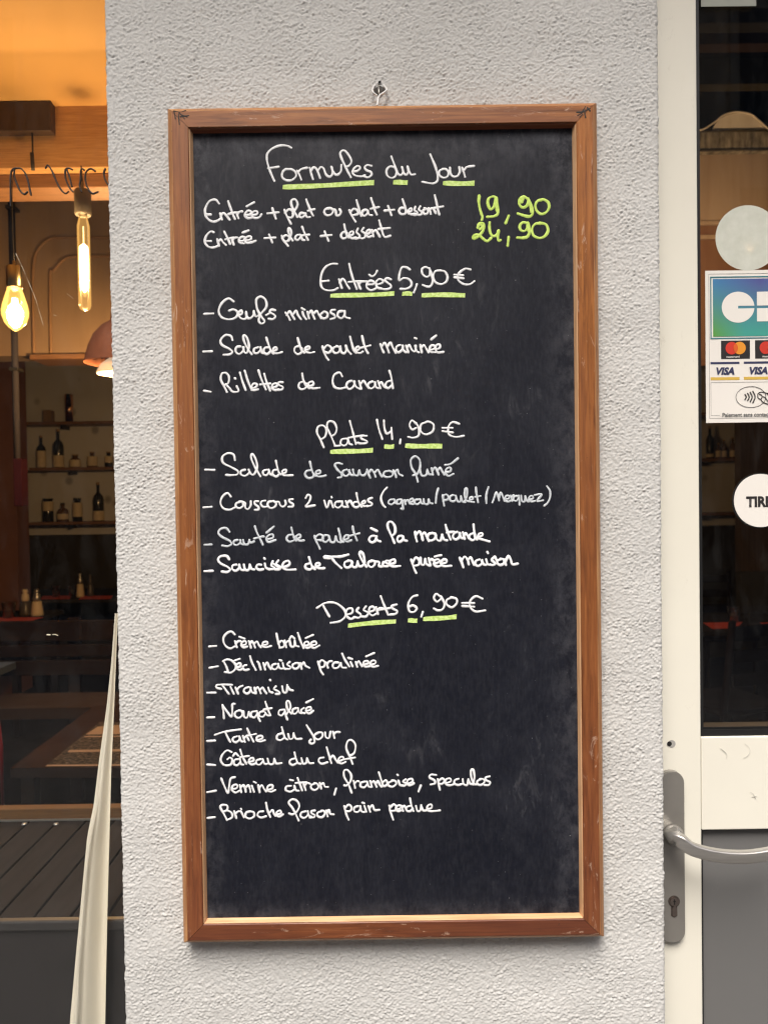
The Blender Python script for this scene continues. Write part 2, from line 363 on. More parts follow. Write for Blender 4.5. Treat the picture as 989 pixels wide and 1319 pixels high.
# ================================================================== CHALKBOARD
BX0, BX1, BZ0, BZ1 = -0.2500705, 0.2617746, 0.9755526, 2.0468461
BY = -0.0200
cb = thing('menu_chalkboard', (0.0058, -0.02, BZ0-0.034), 'tall black menu chalkboard in a brown wooden frame hanging on the stucco pillar', 'chalkboard')
m = MB(); m.box(BX0-0.006, BX1+0.006, BY, -0.012, BZ0-0.006, BZ1+0.006)
panel = m.build('board_panel', mBOARD, cb)
def rail(side, prof, mt, name, parent, gap=0.0):
    """mitred moulding; prof = list of (u outward from opening, y)"""
    m = MB(); rings = []
    for end in (0, 1):
        ring = []
        for u, y in prof:
            x0, x1, za, zb = BX0-u, BX1+u, BZ0-u, BZ1+u
            if side == 'top': p = (x0+gap, y, zb) if end == 0 else (x1-gap, y, zb)
            if side == 'bottom': p = (x0+gap, y, za) if end == 0 else (x1-gap, y, za)
            if side == 'left': p = (x0, y, za+gap) if end == 0 else (x0, y, zb-gap)
            if side == 'right': p = (x1, y, za+gap) if end == 0 else (x1, y, zb-gap)
            ring.append(p)
        rings.append(ring)
    n = len(prof); SEG = 60; rs = []
    for s_ in range(SEG+1):
        t = s_/SEG; wob = 0.0
        rs.append([tuple(rings[0][k][c]*(1-t)+rings[1][k][c]*t for c in range(3)) for k in range(n)])
    m.v = [p for r in rs for p in r]
    for s_ in range(SEG):
        for k in range(n-1):
            m.f.append((s_*n+k, (s_+1)*n+k, (s_+1)*n+k+1, s_*n+k+1)); m.smooth.append(False)
    for s_ in (0, SEG):
        m.f.append(tuple(s_*n+k for k in range(n))); m.smooth.append(False)
    return m.build(name, mt, parent)
PF = [(0.0036, -0.019), (0.0036, -0.0292), (0.0044, -0.0302), (0.0246, -0.0302), (0.0254, -0.0298), (0.0254, -0.002), (0.0036, -0.002)]
PE = [(0.02545, -0.002), (0.02545, -0.0292), (0.0262, -0.0293), (0.0318, -0.0235), (0.0338, -0.0195), (0.0340, -0.002)]
PB = [(0.0, -0.0205), (0.0022, -0.0275), (0.0028, -0.0284), (0.0034, -0.0284), (0.0034, -0.0205)]
for side, mt, mb in (('top', mW_top, wood('bead_wood_top_shaded', 'x', PALR, False, seed=9.0)), ('bottom', mW_bot, mBeadX), ('left', mW_l, mBeadZ), ('right', mW_r, mBeadZ)):  # top bead takes darker wood colours: its shade is painted in
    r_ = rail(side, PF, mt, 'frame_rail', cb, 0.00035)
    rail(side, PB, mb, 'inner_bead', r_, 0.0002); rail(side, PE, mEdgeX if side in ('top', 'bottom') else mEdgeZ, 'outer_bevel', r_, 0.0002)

def strokes(name, spec, width, mt, parent, ox, oy, s, Y=BY, flat=0.0004, label=None, step=1.1, vary=0.12):
    """spec: 'x,y x,y; x,y ...' in the pixels of an enlarged crop with origin (ox,oy) and scale s"""
    m = MB(); ph = random.random()*9
    for st in spec.split(';'):
        pts = [tuple(float(a) for a in q.split(',')) for q in st.split()]
        if not pts: continue
        pts = [(ox+a/s, oy+b_/s) for a, b_ in pts]
        path = smooth_path(pts, step)
        P = [W(a, b_, Y) for a, b_ in path]
        x = np.array([p[0] for p in P]); z = np.array([p[2] for p in P])
        tx = np.gradient(x); tz = np.gradient(z); L = np.hypot(tx, tz)+1e-12; tx /= L; tz /= L
        wr = width*0.5*0.001*0.99
        rings = []
        for a_ in (0.98, 0.8, 0.5, 0.2): rings.append((x[0]-tx[0]*wr*a_, z[0]-tz[0]*wr*a_, tx[0], tz[0], wr*math.sqrt(max(0.0, 1-a_*a_))))
        for i_ in range(len(x)):
            v_ = 1+vary*(math.sin(i_*0.35+ph)+0.7*math.sin(i_*0.13+2*ph))+random.uniform(-0.07, 0.07)
            rings.append((x[i_], z[i_], tx[i_], tz[i_], wr*v_))
        ph += 1.7
        for a_ in (0.2, 0.5, 0.8, 0.98): rings.append((x[-1]+tx[-1]*wr*a_, z[-1]+tz[-1]*wr*a_, tx[-1], tz[-1], wr*math.sqrt(max(0.0, 1-a_*a_))))
        b0 = len(m.v)
        for (a, c_, u, v_, r) in rings:
            for k, hgt in ((-1, -0.3), (-0.75, 0.7), (0, 1.0), (0.75, 0.7), (1, -0.3)):
                m.v.append((a-v_*r*k, Y-flat*hgt*min(1, r/wr+0.2), c_+u*r*k))
        for i_ in range(len(rings)-1):
            for k in range(4):
                m.f.append((b0+i_*5+k, b0+(i_+1)*5+k, b0+(i_+1)*5+k+1, b0+i_*5+k+1)); m.smooth.append(True)
    me = bpy.data.meshes.new(name); me.from_pydata(m.v, [], m.f); me.update(); me.polygons.foreach_set('use_smooth', m.smooth)
    return link(me, name, mt, parent, label=label)
HL = 'handwritten_line'
def line(label, parts, mt=mWHITE, width=3.2):
    for spec, ox, oy, s in parts: strokes(HL, spec, width, mt, panel, ox, oy, s, label=label)

line('white heading reading Formules du Jour', [(
 '265,68 230,52 170,50 105,75 65,115 58,160 70,220 95,290 122,350;70,242 120,236 158,230;250,250 215,252 190,280 190,320 225,345 270,342 305,312 300,275 270,252 240,250;'
 '315,265 335,300 350,338;325,275 350,250 400,238;422,240 435,290 450,335;430,265 455,235 480,250 500,295 510,325;490,265 515,232 540,245 560,295 590,315 615,290 610,235;'
 '605,230 620,270 650,300 685,270 690,215;770,318 720,220 682,130 690,98 715,92 745,120 776,180 755,220 725,232;'
 '785,270 825,265 850,240 830,222 800,242 785,280 810,305 860,312 890,302;945,222 910,215 888,235 905,260 940,275 945,300 915,320 880,310', 335, 180, 6.593),
 ('125,110 140,150 155,190 170,230 180,255 205,268 225,240 215,200;150,200 112,195 85,225 90,270 125,292 158,278 170,240 155,205;215,200 230,250 252,265 268,240 262,195;262,195 278,240 295,265 325,260;'
  '455,92 475,140 500,200 518,270 515,315 485,338 440,335 388,325;570,215 535,230 530,265 565,290 600,280 610,245 590,218 560,215;622,205 625,250 650,280 685,275 705,240 700,200;'
  '725,205 740,245 750,282;735,235 765,200 825,190', 485, 185, 6.593)], width=3.1)
C1 = (255, 250, 6.593)
line('white line reading Entree + plat ou plat + dessert', [(
 '180,80 150,48 100,60 65,120 65,175 90,215 130,235 170,225 195,205;70,172 110,175;190,165 200,195 205,215;195,190 215,160 240,180 270,218;258,62 275,110 295,165 315,212;260,170 300,160 345,155;'
 '330,165 345,205;335,175 355,150 378,148;400,180 440,175 455,155 430,140 405,160 400,185 425,205 460,200;460,180 500,172 505,150 480,145 460,165 465,195 495,205 525,195 540,172;415,105 478,70;'
 '592,165 685,155;632,120 662,208;735,135 750,175 770,215 790,252;740,160 770,130 800,140 810,170 795,200 760,195;805,165 840,110 845,75 825,45 795,55 795,95 820,150 845,195;'
 '900,165 875,160 860,185 880,200 910,180 915,165;912,165 925,195 950,195;920,48 940,100 960,150 978,182;935,142 990,128', *C1),
 ('130,105 105,108 97,130 115,150 145,145 160,120 145,100 115,102;150,108 175,112 180,135 185,152 205,148 215,125 205,108;275,115 290,150 305,175 318,195;280,130 305,105 330,115 335,140 300,150;'
  '325,45 340,95 350,130 358,155;395,112 375,115 363,140 380,155 400,140 405,118;405,118 412,145 432,150;428,30 445,80 455,115 468,145;425,105 482,92;522,118 590,112;548,85 572,150;'
  '650,38 665,80 675,115 692,138;665,100 640,98 625,120 640,142 670,138 675,112;690,130 715,120 712,100 695,110 695,135 715,145 735,140;740,90 735,115 750,125 755,140 740,148 720,142;'
  '775,88 765,110 785,125 785,142 765,148 745,142;815,103 795,120 805,142 828,135 828,110 805,100;835,100 845,120 850,140;840,115 855,100 868,105 885,135;878,10 890,60 900,110 910,145;870,100 935,88', 400, 250, 5.494)], width=3.3)
line('white line reading Entree + plat + dessert', [(
 '135,325 110,318 75,350 60,400 80,440 125,455 175,440;65,400 112,400;165,385 180,440;172,410 195,385 215,410 238,432;225,320 250,370 275,425;235,385 290,372 320,372;290,385 305,430;295,395 315,370 335,370;'
 '350,400 390,395 400,370 370,365 350,385 355,415 390,420;405,395 450,385 450,362 420,362 402,385 410,412 450,412 490,398;380,328 430,310;567,375 658,370;605,345 632,412;'
 '712,355 725,390 745,415 765,440;715,375 745,350 775,365 775,395 740,405;765,395 790,350 790,310 772,290 768,320 785,365 805,395;865,345 840,350 825,375 845,392 870,370 875,350;875,350 885,385 905,392;'
 '885,278 905,330 935,390;885,352 945,345', *C1),
 ('72,298 148,290;100,265 128,332;238,215 245,250 255,285 270,308;250,262 225,275 215,295 230,315 255,305 258,275;275,295 300,285 300,265 280,270 275,300 300,315 320,308;335,245 325,270 345,290 345,308 325,315 305,310;'
  '375,240 362,262 385,280 385,305 365,315 345,310;395,285 420,275 420,255 400,260 395,290 410,305 430,298;435,255 445,300;440,275 460,255 475,275 490,302;485,188 500,240 515,290 530,305 565,295;480,248 560,240', 400, 250, 5.494)], width=3.2)
line('green price 19,90', [('140,100 135,160 145,230 165,300 175,325 168,355;322,125 290,108 245,125 230,165 242,220 265,245 295,215 312,150 322,120 330,180 340,250 330,300 290,320 225,325;452,315 420,392;'
 '650,130 610,110 570,140 565,190 600,225 645,205 660,150 655,122 685,190 708,260 695,308 650,320 550,290;800,145 760,155 735,200 750,260 800,295 850,275 880,225 870,170 820,140 790,145;'
 '318,140 322,200 328,260;665,150 685,215 690,270;605,125 590,170', 600, 240, 8.242)], mGREEN, 3.9)
line('green price 24,90', [('125,440 140,400 180,395 190,430 175,480 130,530 85,560 70,540 95,515 140,520 185,560 225,582 265,550;150,455 172,430 160,412;85,548 120,540;'
 '250,385 248,440 260,500 290,530 330,510 345,470;345,470 335,530 345,580 365,572;452,540 442,630;645,390 600,385 570,420 580,465 620,475 650,440 655,385 670,440 672,490 650,535 600,548 545,545;'
 '650,420 660,470;790,395 735,400 700,450 715,520 780,550 840,525 870,465 845,405 780,388', 600, 240, 8.242)], mGREEN, 3.9)
line('white heading reading Entrees 5,90 €', [(
 '262,90 200,90 130,125 85,200 72,290 85,360 140,395 220,395 270,370;90,292 165,285;285,270 300,320 318,370;292,310 325,262 355,290 375,330 405,375;402,90 420,170 445,260 490,380;395,300 500,290 600,290;'
 '500,300 515,340 535,380;515,330 540,300 600,295;610,330 680,325 690,300 650,285 610,310 605,360 650,395 710,375;720,330 785,310 790,280 750,265 715,300 725,360 780,378;'
 '885,270 840,255 815,280 850,310 885,340 875,372 820,384 770,378;635,215 665,235 700,215 725,170', 405, 330, 8.991),
 ('205,155 165,130 115,130 90,185 80,280 130,255 190,265 225,310 210,355 160,378 95,380;285,325 270,375 250,420;430,145 385,125 345,150 350,205 390,240 430,225 440,165;430,140 455,210 468,290 445,345 410,355 355,335;'
  '560,165 500,175 475,230 495,295 560,325 620,300 640,240 610,180 550,165;905,155 850,145 790,180 755,230 770,285 830,325 900,325 950,290;720,215 820,222;720,245 825,258', 505, 330, 8.991)], width=3.1)
C2 = (255, 380, 4.824)
line('white line reading Oeufs mimosa', [(
 '40,118 95,115;222,40 190,22 150,50 130,100 150,140 200,152 240,135 245,105 220,90 195,98;250,130 275,115 270,95 255,110 262,140 290,150 308,135;300,105 305,140 325,145 345,125 348,100;348,105 360,135 378,125;'
 '362,50 370,90 395,135 415,165 395,178 378,160 390,120 425,75 420,30 390,10 365,25 362,50;425,125 448,112;480,95 455,92 448,108 470,120 482,135 465,150 440,148;'
 '545,110 560,130 572,155;552,125 570,100 585,125 600,150;592,120 610,98 622,125 640,150;650,105 658,130 672,150;645,82 663,92;680,105 690,145;685,120 705,98 715,125 725,148;720,115 738,98 750,120 765,145;'
 '775,110 760,125 775,145 800,140 805,115 785,103 770,112;850,92 830,95 825,110 848,125 850,142 825,150;900,100 875,105 868,130 890,145 910,125 912,100;910,100 915,135 942,145', *C2)])
C3 = (400, 430, 5.205)
line('white line reading Salade de poulet marinee', [(
 '35,352 88,350;215,280 205,255 170,250 142,280 150,310 195,335 215,355 195,370 160,372;265,320 240,325 235,350 255,368 280,350 285,325;280,325 290,355 305,360 318,320 305,265 285,250 285,280 310,335 335,368;'
 '375,325 350,335 350,358 370,362 390,340 390,325;390,330 398,358 415,362;425,265 440,310 455,350 470,365;445,325 415,330 410,355 430,368 452,350;465,350 490,340 485,325 468,335 475,360 500,362 522,355;'
 '620,268 632,310 645,345 660,360;630,318 605,325 600,350 620,368 645,355 645,330;665,345 692,335 690,320 668,330 670,352 695,360 722,355', *C2),
 ('80,85 90,120 105,155 120,175;85,105 110,78 135,88 140,110 120,128 95,120;185,85 160,90 148,110 165,130 190,122 195,95 175,82;200,85 205,120 225,132 240,110 235,80;238,80 248,110 270,135;'
  '265,20 275,60 290,110 305,128;300,115 325,105 322,85 305,95 305,120 330,130 350,120;345,15 355,60 370,105 385,130;335,95 400,78;468,70 478,100 490,125;475,90 495,60 510,85 525,125;515,85 535,60 550,90 570,128;'
  '600,75 578,85 572,110 590,125 615,105 618,80;615,80 622,110 640,125;640,80 655,125;648,95 662,75 680,110 700,118 705,80;700,80 710,115 725,125;698,28 708,32;735,75 745,125;740,100 758,75 775,100 790,125;'
  '800,110 830,100 830,80 808,80 798,100 805,122 835,125;838,105 865,95 865,72 845,75 838,100 850,125 890,122;808,38 840,12', *C3)])
line('white line reading Rillettes de Canard', [(
 '48,200 98,208;225,210 200,160 178,115 185,70 215,62 240,90 235,140 205,158;215,150 245,180 265,205 295,210 315,200 300,165;285,102 290,107;325,60 345,130 370,195;362,45 385,120 415,195;415,185 450,170 455,150 430,145 415,170 425,195 465,190;'
 '468,42 490,110 525,190;512,70 530,130 558,200;480,152 560,145;570,180 610,165 610,145 580,150 572,180 595,195 625,190;655,135 625,135 625,155 655,170 650,190 620,195;'
 '805,68 815,120 835,160 860,182;815,130 785,140 778,170 800,190 835,175 838,145;850,170 890,155 885,130 855,140 860,170 890,182 938,178', 255, 470, 5.994),
 ('212,285 195,260 160,275 148,315 160,355 195,368 235,360;275,315 250,325 240,350 262,372 290,350 295,320;290,320 305,355 330,370;325,318 340,370;335,340 355,315 375,345 390,365;415,320 392,330 385,350 405,368 430,350 432,325;'
  '430,325 440,358 455,365;452,318 468,365;460,335 475,325 490,350 505,362;528,248 540,290 552,365;535,315 510,325 502,350 520,365 545,345', *C3)], width=3.1)
line('white heading reading Plats 14,90 €', [(
 '80,218 60,170 40,130 45,95 75,85 95,110 90,150 65,170;150,210 125,150 100,95 110,62 140,65 158,100 150,135 128,150;148,210 178,208;215,165 190,170 182,195 205,208 225,190 228,165;225,165 235,195 252,202;238,58 255,120 275,198;'
 '232,160 320,145;340,148 310,150 308,165 340,180 340,192 305,195 285,190;402,50 415,110 435,168;445,55 448,100 462,135 490,120;490,100 492,130 495,168;545,170 542,195;640,75 615,55 600,80 615,110 640,100;'
 '640,70 655,100 655,145 625,160 592,155;700,65 670,80 668,120 700,140 740,120 745,80 715,62 692,68;900,75 860,65 835,95 840,140 880,155 928,148;800,100 860,100;800,120 862,128', 400, 530, 4.710)], width=2.9)
C4 = (255, 575, 5.651); C5 = (420, 575, 5.494)
line('white line reading Salade de Saumon fume', [(
 '55,170 122,172;270,100 260,60 220,50 180,75 185,120 240,150 290,180 285,205 240,210 205,208;345,170 315,180 315,205 345,215 375,190 370,170;370,170 390,205 412,200 432,150 420,90 395,55 388,85 415,150 455,218;'
 '500,170 475,180 478,205 500,210 520,185;515,170 525,200 545,210;568,105 578,150 590,190 605,205;580,170 550,175 545,205 570,220 590,205;610,200 640,190 640,170 615,180 620,208 650,212 690,210', *C4)], width=3.0)
line('faded white words reading de Saumon fume', [(
 '815,112 825,155 838,195 855,215;822,175 790,180 780,205 800,230 835,225 842,200;855,205 890,195 885,175 860,185 865,215 895,220 930,212', *C4),
 ('112,125 85,118 62,130 80,165 105,190 110,215 85,222;145,165 120,175 120,200 145,210 165,190 165,168;160,170 175,200 200,205;190,165 200,200 225,205 235,170;235,170 245,200 270,205 290,175;290,165 300,195 312,222;'
  '300,190 320,165 340,190 350,215;345,185 365,165 380,190 395,215;440,175 415,180 405,205 430,218 465,210 470,185 445,172;475,170 490,200 495,218;485,185 505,165 515,195 540,208;'
  '648,250 635,200 605,150 600,95 630,70 660,95 665,145 645,195 615,205;665,165 675,205 705,205 715,165;715,170 725,195 745,200;745,155 755,200;750,175 770,150 785,175 795,200;790,170 805,150 820,175 835,200;'
  '845,185 880,175 878,150 850,160 845,190 865,210 900,195;842,132 880,125 932,85', *C5)], mFADED, 3.1)
line('white line reading Couscous 2 viandes', [(
 '42,445 100,440;240,365 215,340 180,365 165,410 185,450 230,462 270,445;310,405 280,415 278,440 305,450 330,430 325,405 300,402;325,405 345,415 345,445 365,458 385,430 385,400;440,400 415,400 415,420 440,440 440,460 415,462;'
 '490,395 465,400 458,420 475,440 510,438;540,400 515,405 508,430 530,450 560,440 570,415 550,398;565,405 590,405 600,430 620,440 640,420 635,395;690,385 665,388 668,405 692,420 690,438 660,440;'
 '785,375 800,352 820,365 812,400 785,438 820,435 850,430', *C4),
 ('-12,385 5,435 25,385;35,388 50,432;38,358 40,362;100,390 70,395 62,420 85,435 112,415 115,390;110,390 120,425 140,430;140,388 155,430;148,405 170,385 185,410 200,428;215,330 222,370 235,410 250,428;'
  '225,395 200,395 190,420 215,432 238,420;250,415 275,400 275,385 255,395 255,418 275,425 290,420;325,365 300,375 300,390 325,405 320,418 290,425;430,292 405,320 388,365 400,410 418,430', *C5)], width=3.0)
line('thin white words reading (agneau/poulet/merguez)', [(
 '480,375 450,380 440,400 460,412 485,398;485,378 490,400 505,408;530,375 505,380 502,405 525,405 538,380 542,420 545,445 530,440;555,380 562,410;560,395 575,378 590,405;590,400 615,388 612,370 592,380 595,405 615,410;'
 '655,375 630,380 625,400 645,410 665,395;665,375 675,405 690,405;690,375 695,405 720,408 725,375;725,375 735,400 752,405;792,298 780,345 775,400', *C5),
 ('0,150 5,195 12,240;0,170 20,145 45,155 45,185 15,195;90,150 65,160 62,190 85,205 110,190 110,160 85,148;110,155 125,200 150,205 155,160;155,165 168,205 190,212;185,205 205,160 205,95 190,100 185,150 200,195 225,205;'
  '225,195 255,185 250,165 230,175 235,205 265,210;282,85 285,130 300,212;275,165 320,158;388,82 370,145 370,218;422,212 440,165 455,125 470,165 478,195;475,180 492,128 510,165 525,200;'
  '525,185 560,180 560,155 535,160 530,195 560,205 580,195;575,155 590,200;582,175 600,150;640,160 610,160 600,190 625,200 645,175;645,155 650,195 652,232;665,155 672,200 695,205 700,160;700,160 712,195 730,205;'
  '730,190 765,180 760,155 735,165 735,195 760,205 780,200;780,150 838,145 800,200 850,195;885,75 910,115 910,170 890,215 862,240', 570, 615, 6.593)], mFADED, 2.9)
C6 = (255, 670, 5.651); C7 = (400, 670, 6.181); C8 = (530, 670, 6.593)
line('faded white words reading Saute de poulet', [(
 '50,180 100,178;230,85 205,58 165,65 150,95 180,125 230,150 245,175 215,190 178,185;290,145 265,150 262,175 285,182 308,165 310,145;308,150 315,172 330,178;330,145 340,175 365,175 375,145;375,150 385,165 410,155;'
 '415,45 430,90 455,140 472,178;410,135 465,120 480,120;500,140 545,130 545,105 515,110 498,135 515,160 565,145;500,92 552,48;680,55 690,95 700,130 715,150;690,105 660,110 645,135 665,158 700,145 702,120;'
 '715,140 745,125 742,105 718,115 720,140 745,150 772,148;848,115 860,150 875,180 888,208;850,130 880,105 910,115 905,145 870,145', *C6),
 ('125,120 100,130 95,160 120,175 145,155 145,125 115,118;145,125 160,170 190,175 200,130;200,130 215,170 240,178;222,68 235,120 245,165 262,175;265,160 300,145 300,120 275,125 265,155 290,172 325,160;335,52 345,100 370,162;315,125 388,105', *C7)], mFADED, 3.1)
line('bright white words reading a la moutarde', [(
 '505,125 480,130 465,155 485,178 515,165 525,130;522,130 530,160 555,170;482,65 528,88;668,182 650,140 615,60 618,20 645,15 670,50 672,100 650,125;725,125 700,130 690,155 705,175 735,155 735,130;732,130 745,160 765,165', *C7),
 ('30,100 35,145 45,180;35,130 65,95 85,130 95,170;88,130 110,105 130,140 145,178;175,110 145,120 135,155 160,175 195,160 205,125 175,108;200,115 215,165 245,175 260,125;258,125 275,165 300,172;288,42 305,100 330,165;'
  '300,105 360,100;385,100 360,115 350,145 375,165 405,145 410,110;405,110 420,150 440,155;435,105 450,160;445,130 460,110 475,135 485,155;525,38 530,90 540,150;525,110 495,125 490,155 520,172 545,150;'
  '540,150 555,165;560,150 600,130 598,110 570,120 565,150 600,165 660,182', *C8)], mBRIGHT, 3.5)
line('bright white line reading Saucisse de Toulouse puree maison', [(
 '50,372 108,370;228,285 210,262 170,262 148,285 165,315 215,340 235,360 215,378 175,375;280,325 255,330 250,355 275,370 300,350 302,325;300,330 315,360 335,365;335,325 345,362 370,360 378,325;378,330 390,355 410,360;'
 '460,325 435,325 425,345 445,362 475,358;488,318 495,345 520,360;483,278 487,282;545,300 535,330 560,350 545,358 520,355;585,295 570,320 600,345 590,358 560,358;545,315 590,345;625,345 665,325 660,298 630,305 615,335 640,360 710,360;'
 '808,270 820,310 835,345 852,358;815,315 785,325 785,350 815,360 838,340;855,345 885,330 880,312 858,320 865,345 890,352 920,350', *C6),
 ('150,305 110,300 115,288 170,292 240,290 300,275;165,295 190,330 215,355 245,382;305,325 275,335 270,365 295,380 325,360 330,330 300,322;325,330 335,370 365,372 375,330;375,335 385,365 405,368 430,340 420,275 398,252 390,275 415,330 445,372;'
  '490,325 462,335 460,360 485,375 510,355 510,330 485,322;510,330 545,335 545,365 570,368 580,335;630,325 600,325 600,340 625,355 615,368 585,368;630,355 670,340 668,315 640,320 628,350 655,370 710,365;'
  '800,315 815,360 825,390 840,420;810,345 835,300 865,320 860,355 820,365', *C7),
 ('75,320 80,370 105,380 115,330;115,330 125,370 150,388;145,325 160,385;152,350 170,330 188,345;190,375 235,355 230,335 200,340 190,375 215,395 245,388;250,375 295,358 290,335 262,340 250,375 275,392 335,388;198,310 250,298;'
  '408,320 425,360 438,400;420,350 450,310 475,340 485,375;478,340 500,315 515,345 530,380;575,335 548,345 540,375 565,390 595,370 598,340;595,345 610,375 630,380;632,335 645,375 665,378;643,272 647,280;'
  '705,310 680,335 695,355 710,370 690,382 665,378;705,310 725,350;760,330 730,345 730,370 755,382 785,365 780,335 755,328;790,335 800,380;795,355 820,305 840,335 855,375 900,370', *C8)], mBRIGHT, 3.5)
line('white heading reading Desserts 6,90 €', [(
 '35,118 80,92 135,92 180,125 190,160 160,190 110,200;68,105 85,135 102,165;195,155 225,145 225,122 200,125 192,155 215,178 240,170;260,118 250,135 272,155 262,172 235,168;300,110 288,130 312,145 300,165 275,165;'
 '320,140 345,130 340,112 320,118 318,145 335,160 355,150;355,115 365,152;360,135 375,120 390,120;380,55 395,95 420,155;370,130 435,118;465,100 440,108 445,122 468,135 462,150 430,155;578,50 550,60 530,95 535,135 560,140 575,120 555,105 535,112;'
 '608,140 600,165;700,55 680,42 668,65 685,85 705,70;705,55 725,95 715,125 690,132 668,122;765,62 738,75 738,100 765,115 790,95 790,70 760,60;930,68 895,55 865,80 865,115 895,138 945,132;822,92 885,92;822,108 885,112', 400, 755, 4.209)], width=3.2)
C9 = (260, 805, 6.181)
line('white line reading Creme brulee', [(
 '60,172 115,168;262,75 235,52 195,70 172,110 185,160 225,188 262,172;265,130 280,178;270,150 290,130 310,130;315,165 350,155 350,130 325,135 315,160 335,180 362,172;300,95 340,110;375,130 385,155 392,182;'
 '382,155 400,130 415,155 425,180;418,150 440,132 455,160 470,178;480,165 520,155 520,135 490,140 485,170 515,178 552,168;595,70 605,120 620,180;610,150 635,125 655,145 650,175 620,182;660,125 672,178;665,150 690,125 700,140;'
 '700,125 710,170 735,170 740,125;740,130 750,165 770,172;700,112 715,90 738,108;765,65 785,125 810,185;815,170 850,160 845,135 820,140 815,170 840,185 860,178;870,165 910,155 905,132 875,140 870,168 895,185 935,165;828,105 885,80', *C9)], width=3.1)
line('white line reading Declinaison pralinee', [(
 '62,342 128,330;170,290 200,275 240,285 270,320 265,355 230,380 185,375;175,290 195,330 210,370;280,340 310,330 305,305 280,315 278,345 300,360 325,350;262,285 302,270;355,320 335,325 328,345 345,360 375,355;'
 '385,250 400,300 430,358;455,305 470,355;444,293 448,296;490,305 505,355;498,330 520,300 535,330 550,352;590,310 562,320 560,345 585,355 605,335 610,310;608,315 620,345 640,348;645,305 655,345 670,352;620,280 635,285;'
 '700,295 680,315 705,335 700,350 670,350;750,305 725,315 725,340 750,350 775,330 770,305 745,302;785,305 795,350;790,325 812,300 825,325 855,342', *C9),
 ('245,390 260,440 275,490 298,525;250,420 280,375 315,395 310,440 265,455;330,400 350,455;340,425 360,390 390,385;460,400 420,400 400,430 415,460 460,450 485,405;485,405 500,450 540,455;500,305 530,370 575,440;590,395 610,440;565,350 605,362;'
  '645,395 660,445;650,420 675,385 695,415 710,440;725,425 775,410 770,385 735,390 722,425 750,445 790,440;800,425 850,410 850,380 810,385 800,425 830,445 880,435;755,335 840,298', 380, 805, 8.242)], width=3.1)
line('white line reading Tiramisu', [(
 '45,540 110,540;155,510 118,500 120,480 165,475 240,478;165,480 190,515 215,548;230,495 255,548;270,500 290,548;280,520 300,495 325,485;375,495 345,505 335,530 360,548 385,530 390,500;388,505 400,535 425,545;'
 '420,500 432,545;425,520 445,495 460,520 470,545;462,520 485,498 500,525 515,545;530,500 540,530 565,540;543,438;590,490 575,510 610,530 620,548 590,550;640,490 650,535 675,535 680,480;680,485 700,515 725,522', *C9)], width=3.1)
C10 = (260, 895, 4.945)
line('white line reading Nougat glace', [(
 '35,145 80,143;132,65 138,105 142,150;132,65 160,105 190,140 195,90 195,60 210,58;240,100 215,110 212,135 235,148 258,130 255,105 235,100;265,105 270,140 290,145 300,110;300,110 310,140;345,105 320,110 315,135 335,145 352,125;'
 '352,105 360,145 372,168;395,105 370,112 368,135 390,140 408,120;405,115 415,130 430,132;405,45 420,90 438,130;395,95 445,85;520,95 495,100 490,125 510,132 528,110;528,95 535,130 545,158;540,125 565,80 555,40 540,45 545,90 570,120;'
 '600,85 580,95 580,118 598,120 615,100;612,85 620,112 635,118;650,85 635,95 635,112 655,118;665,105 695,95 690,78 668,85 665,108 685,120 710,102;665,50 708,28', *C10)], width=3.0)
line('white line reading Tarte du Jour', [(
 '35,295 85,292;85,255 150,235 250,220;150,238 165,270 182,300;225,265 200,275 200,295 220,303 240,285 240,265;240,268 250,295 262,298;262,262 275,300;268,280 285,265 300,290;290,215 305,250 330,298;285,262 345,250;'
 '350,290 385,280 382,262 355,268 350,290 375,298 402,290;510,208 520,245 530,275 545,285;515,245 485,255 478,280 500,290 525,275;550,250 560,282 580,275 585,245;585,250 600,280 635,280;'
 '668,195 690,230 710,265 718,300 700,312 685,300 695,285;745,240 720,255 720,275 745,285 768,265 765,242 742,240;785,240 790,270 810,275 820,235;835,235 845,275;840,255 855,238 878,238', *C10)], width=3.0)
line('white line reading Gateau du chef', [(
 '35,445 85,448;190,365 160,355 130,385 122,420 145,448 185,445 195,415 180,400 165,410;235,410 210,415 205,440 225,450 245,430 245,410;245,415 250,442 265,445;200,390 215,372 232,388;245,350 260,395 285,440;245,398 300,390;'
 '300,430 330,420 325,402 305,410 300,432 320,445 342,438;375,410 350,418 350,440 370,445 390,425;388,410 400,440 415,440;420,408 430,440 455,440 462,408;462,410 475,438 508,435;590,368 600,405 612,435 630,440;595,405 565,415 560,435 580,448 605,435;'
 '635,405 645,438 665,435 670,405;670,408 685,435 710,435;775,400 750,405 745,425 765,440 800,430;795,335 810,385 825,435;815,410 835,388 850,410 865,432;870,425 900,412 898,395 875,402 870,428 890,438 915,428;'
 '960,440 945,400 920,340 930,295 955,290 978,320 970,370 940,390;905,412 975,400', *C10)], width=3.0)
C11 = (260, 985, 5.494); C12 = (420, 985, 4.495)
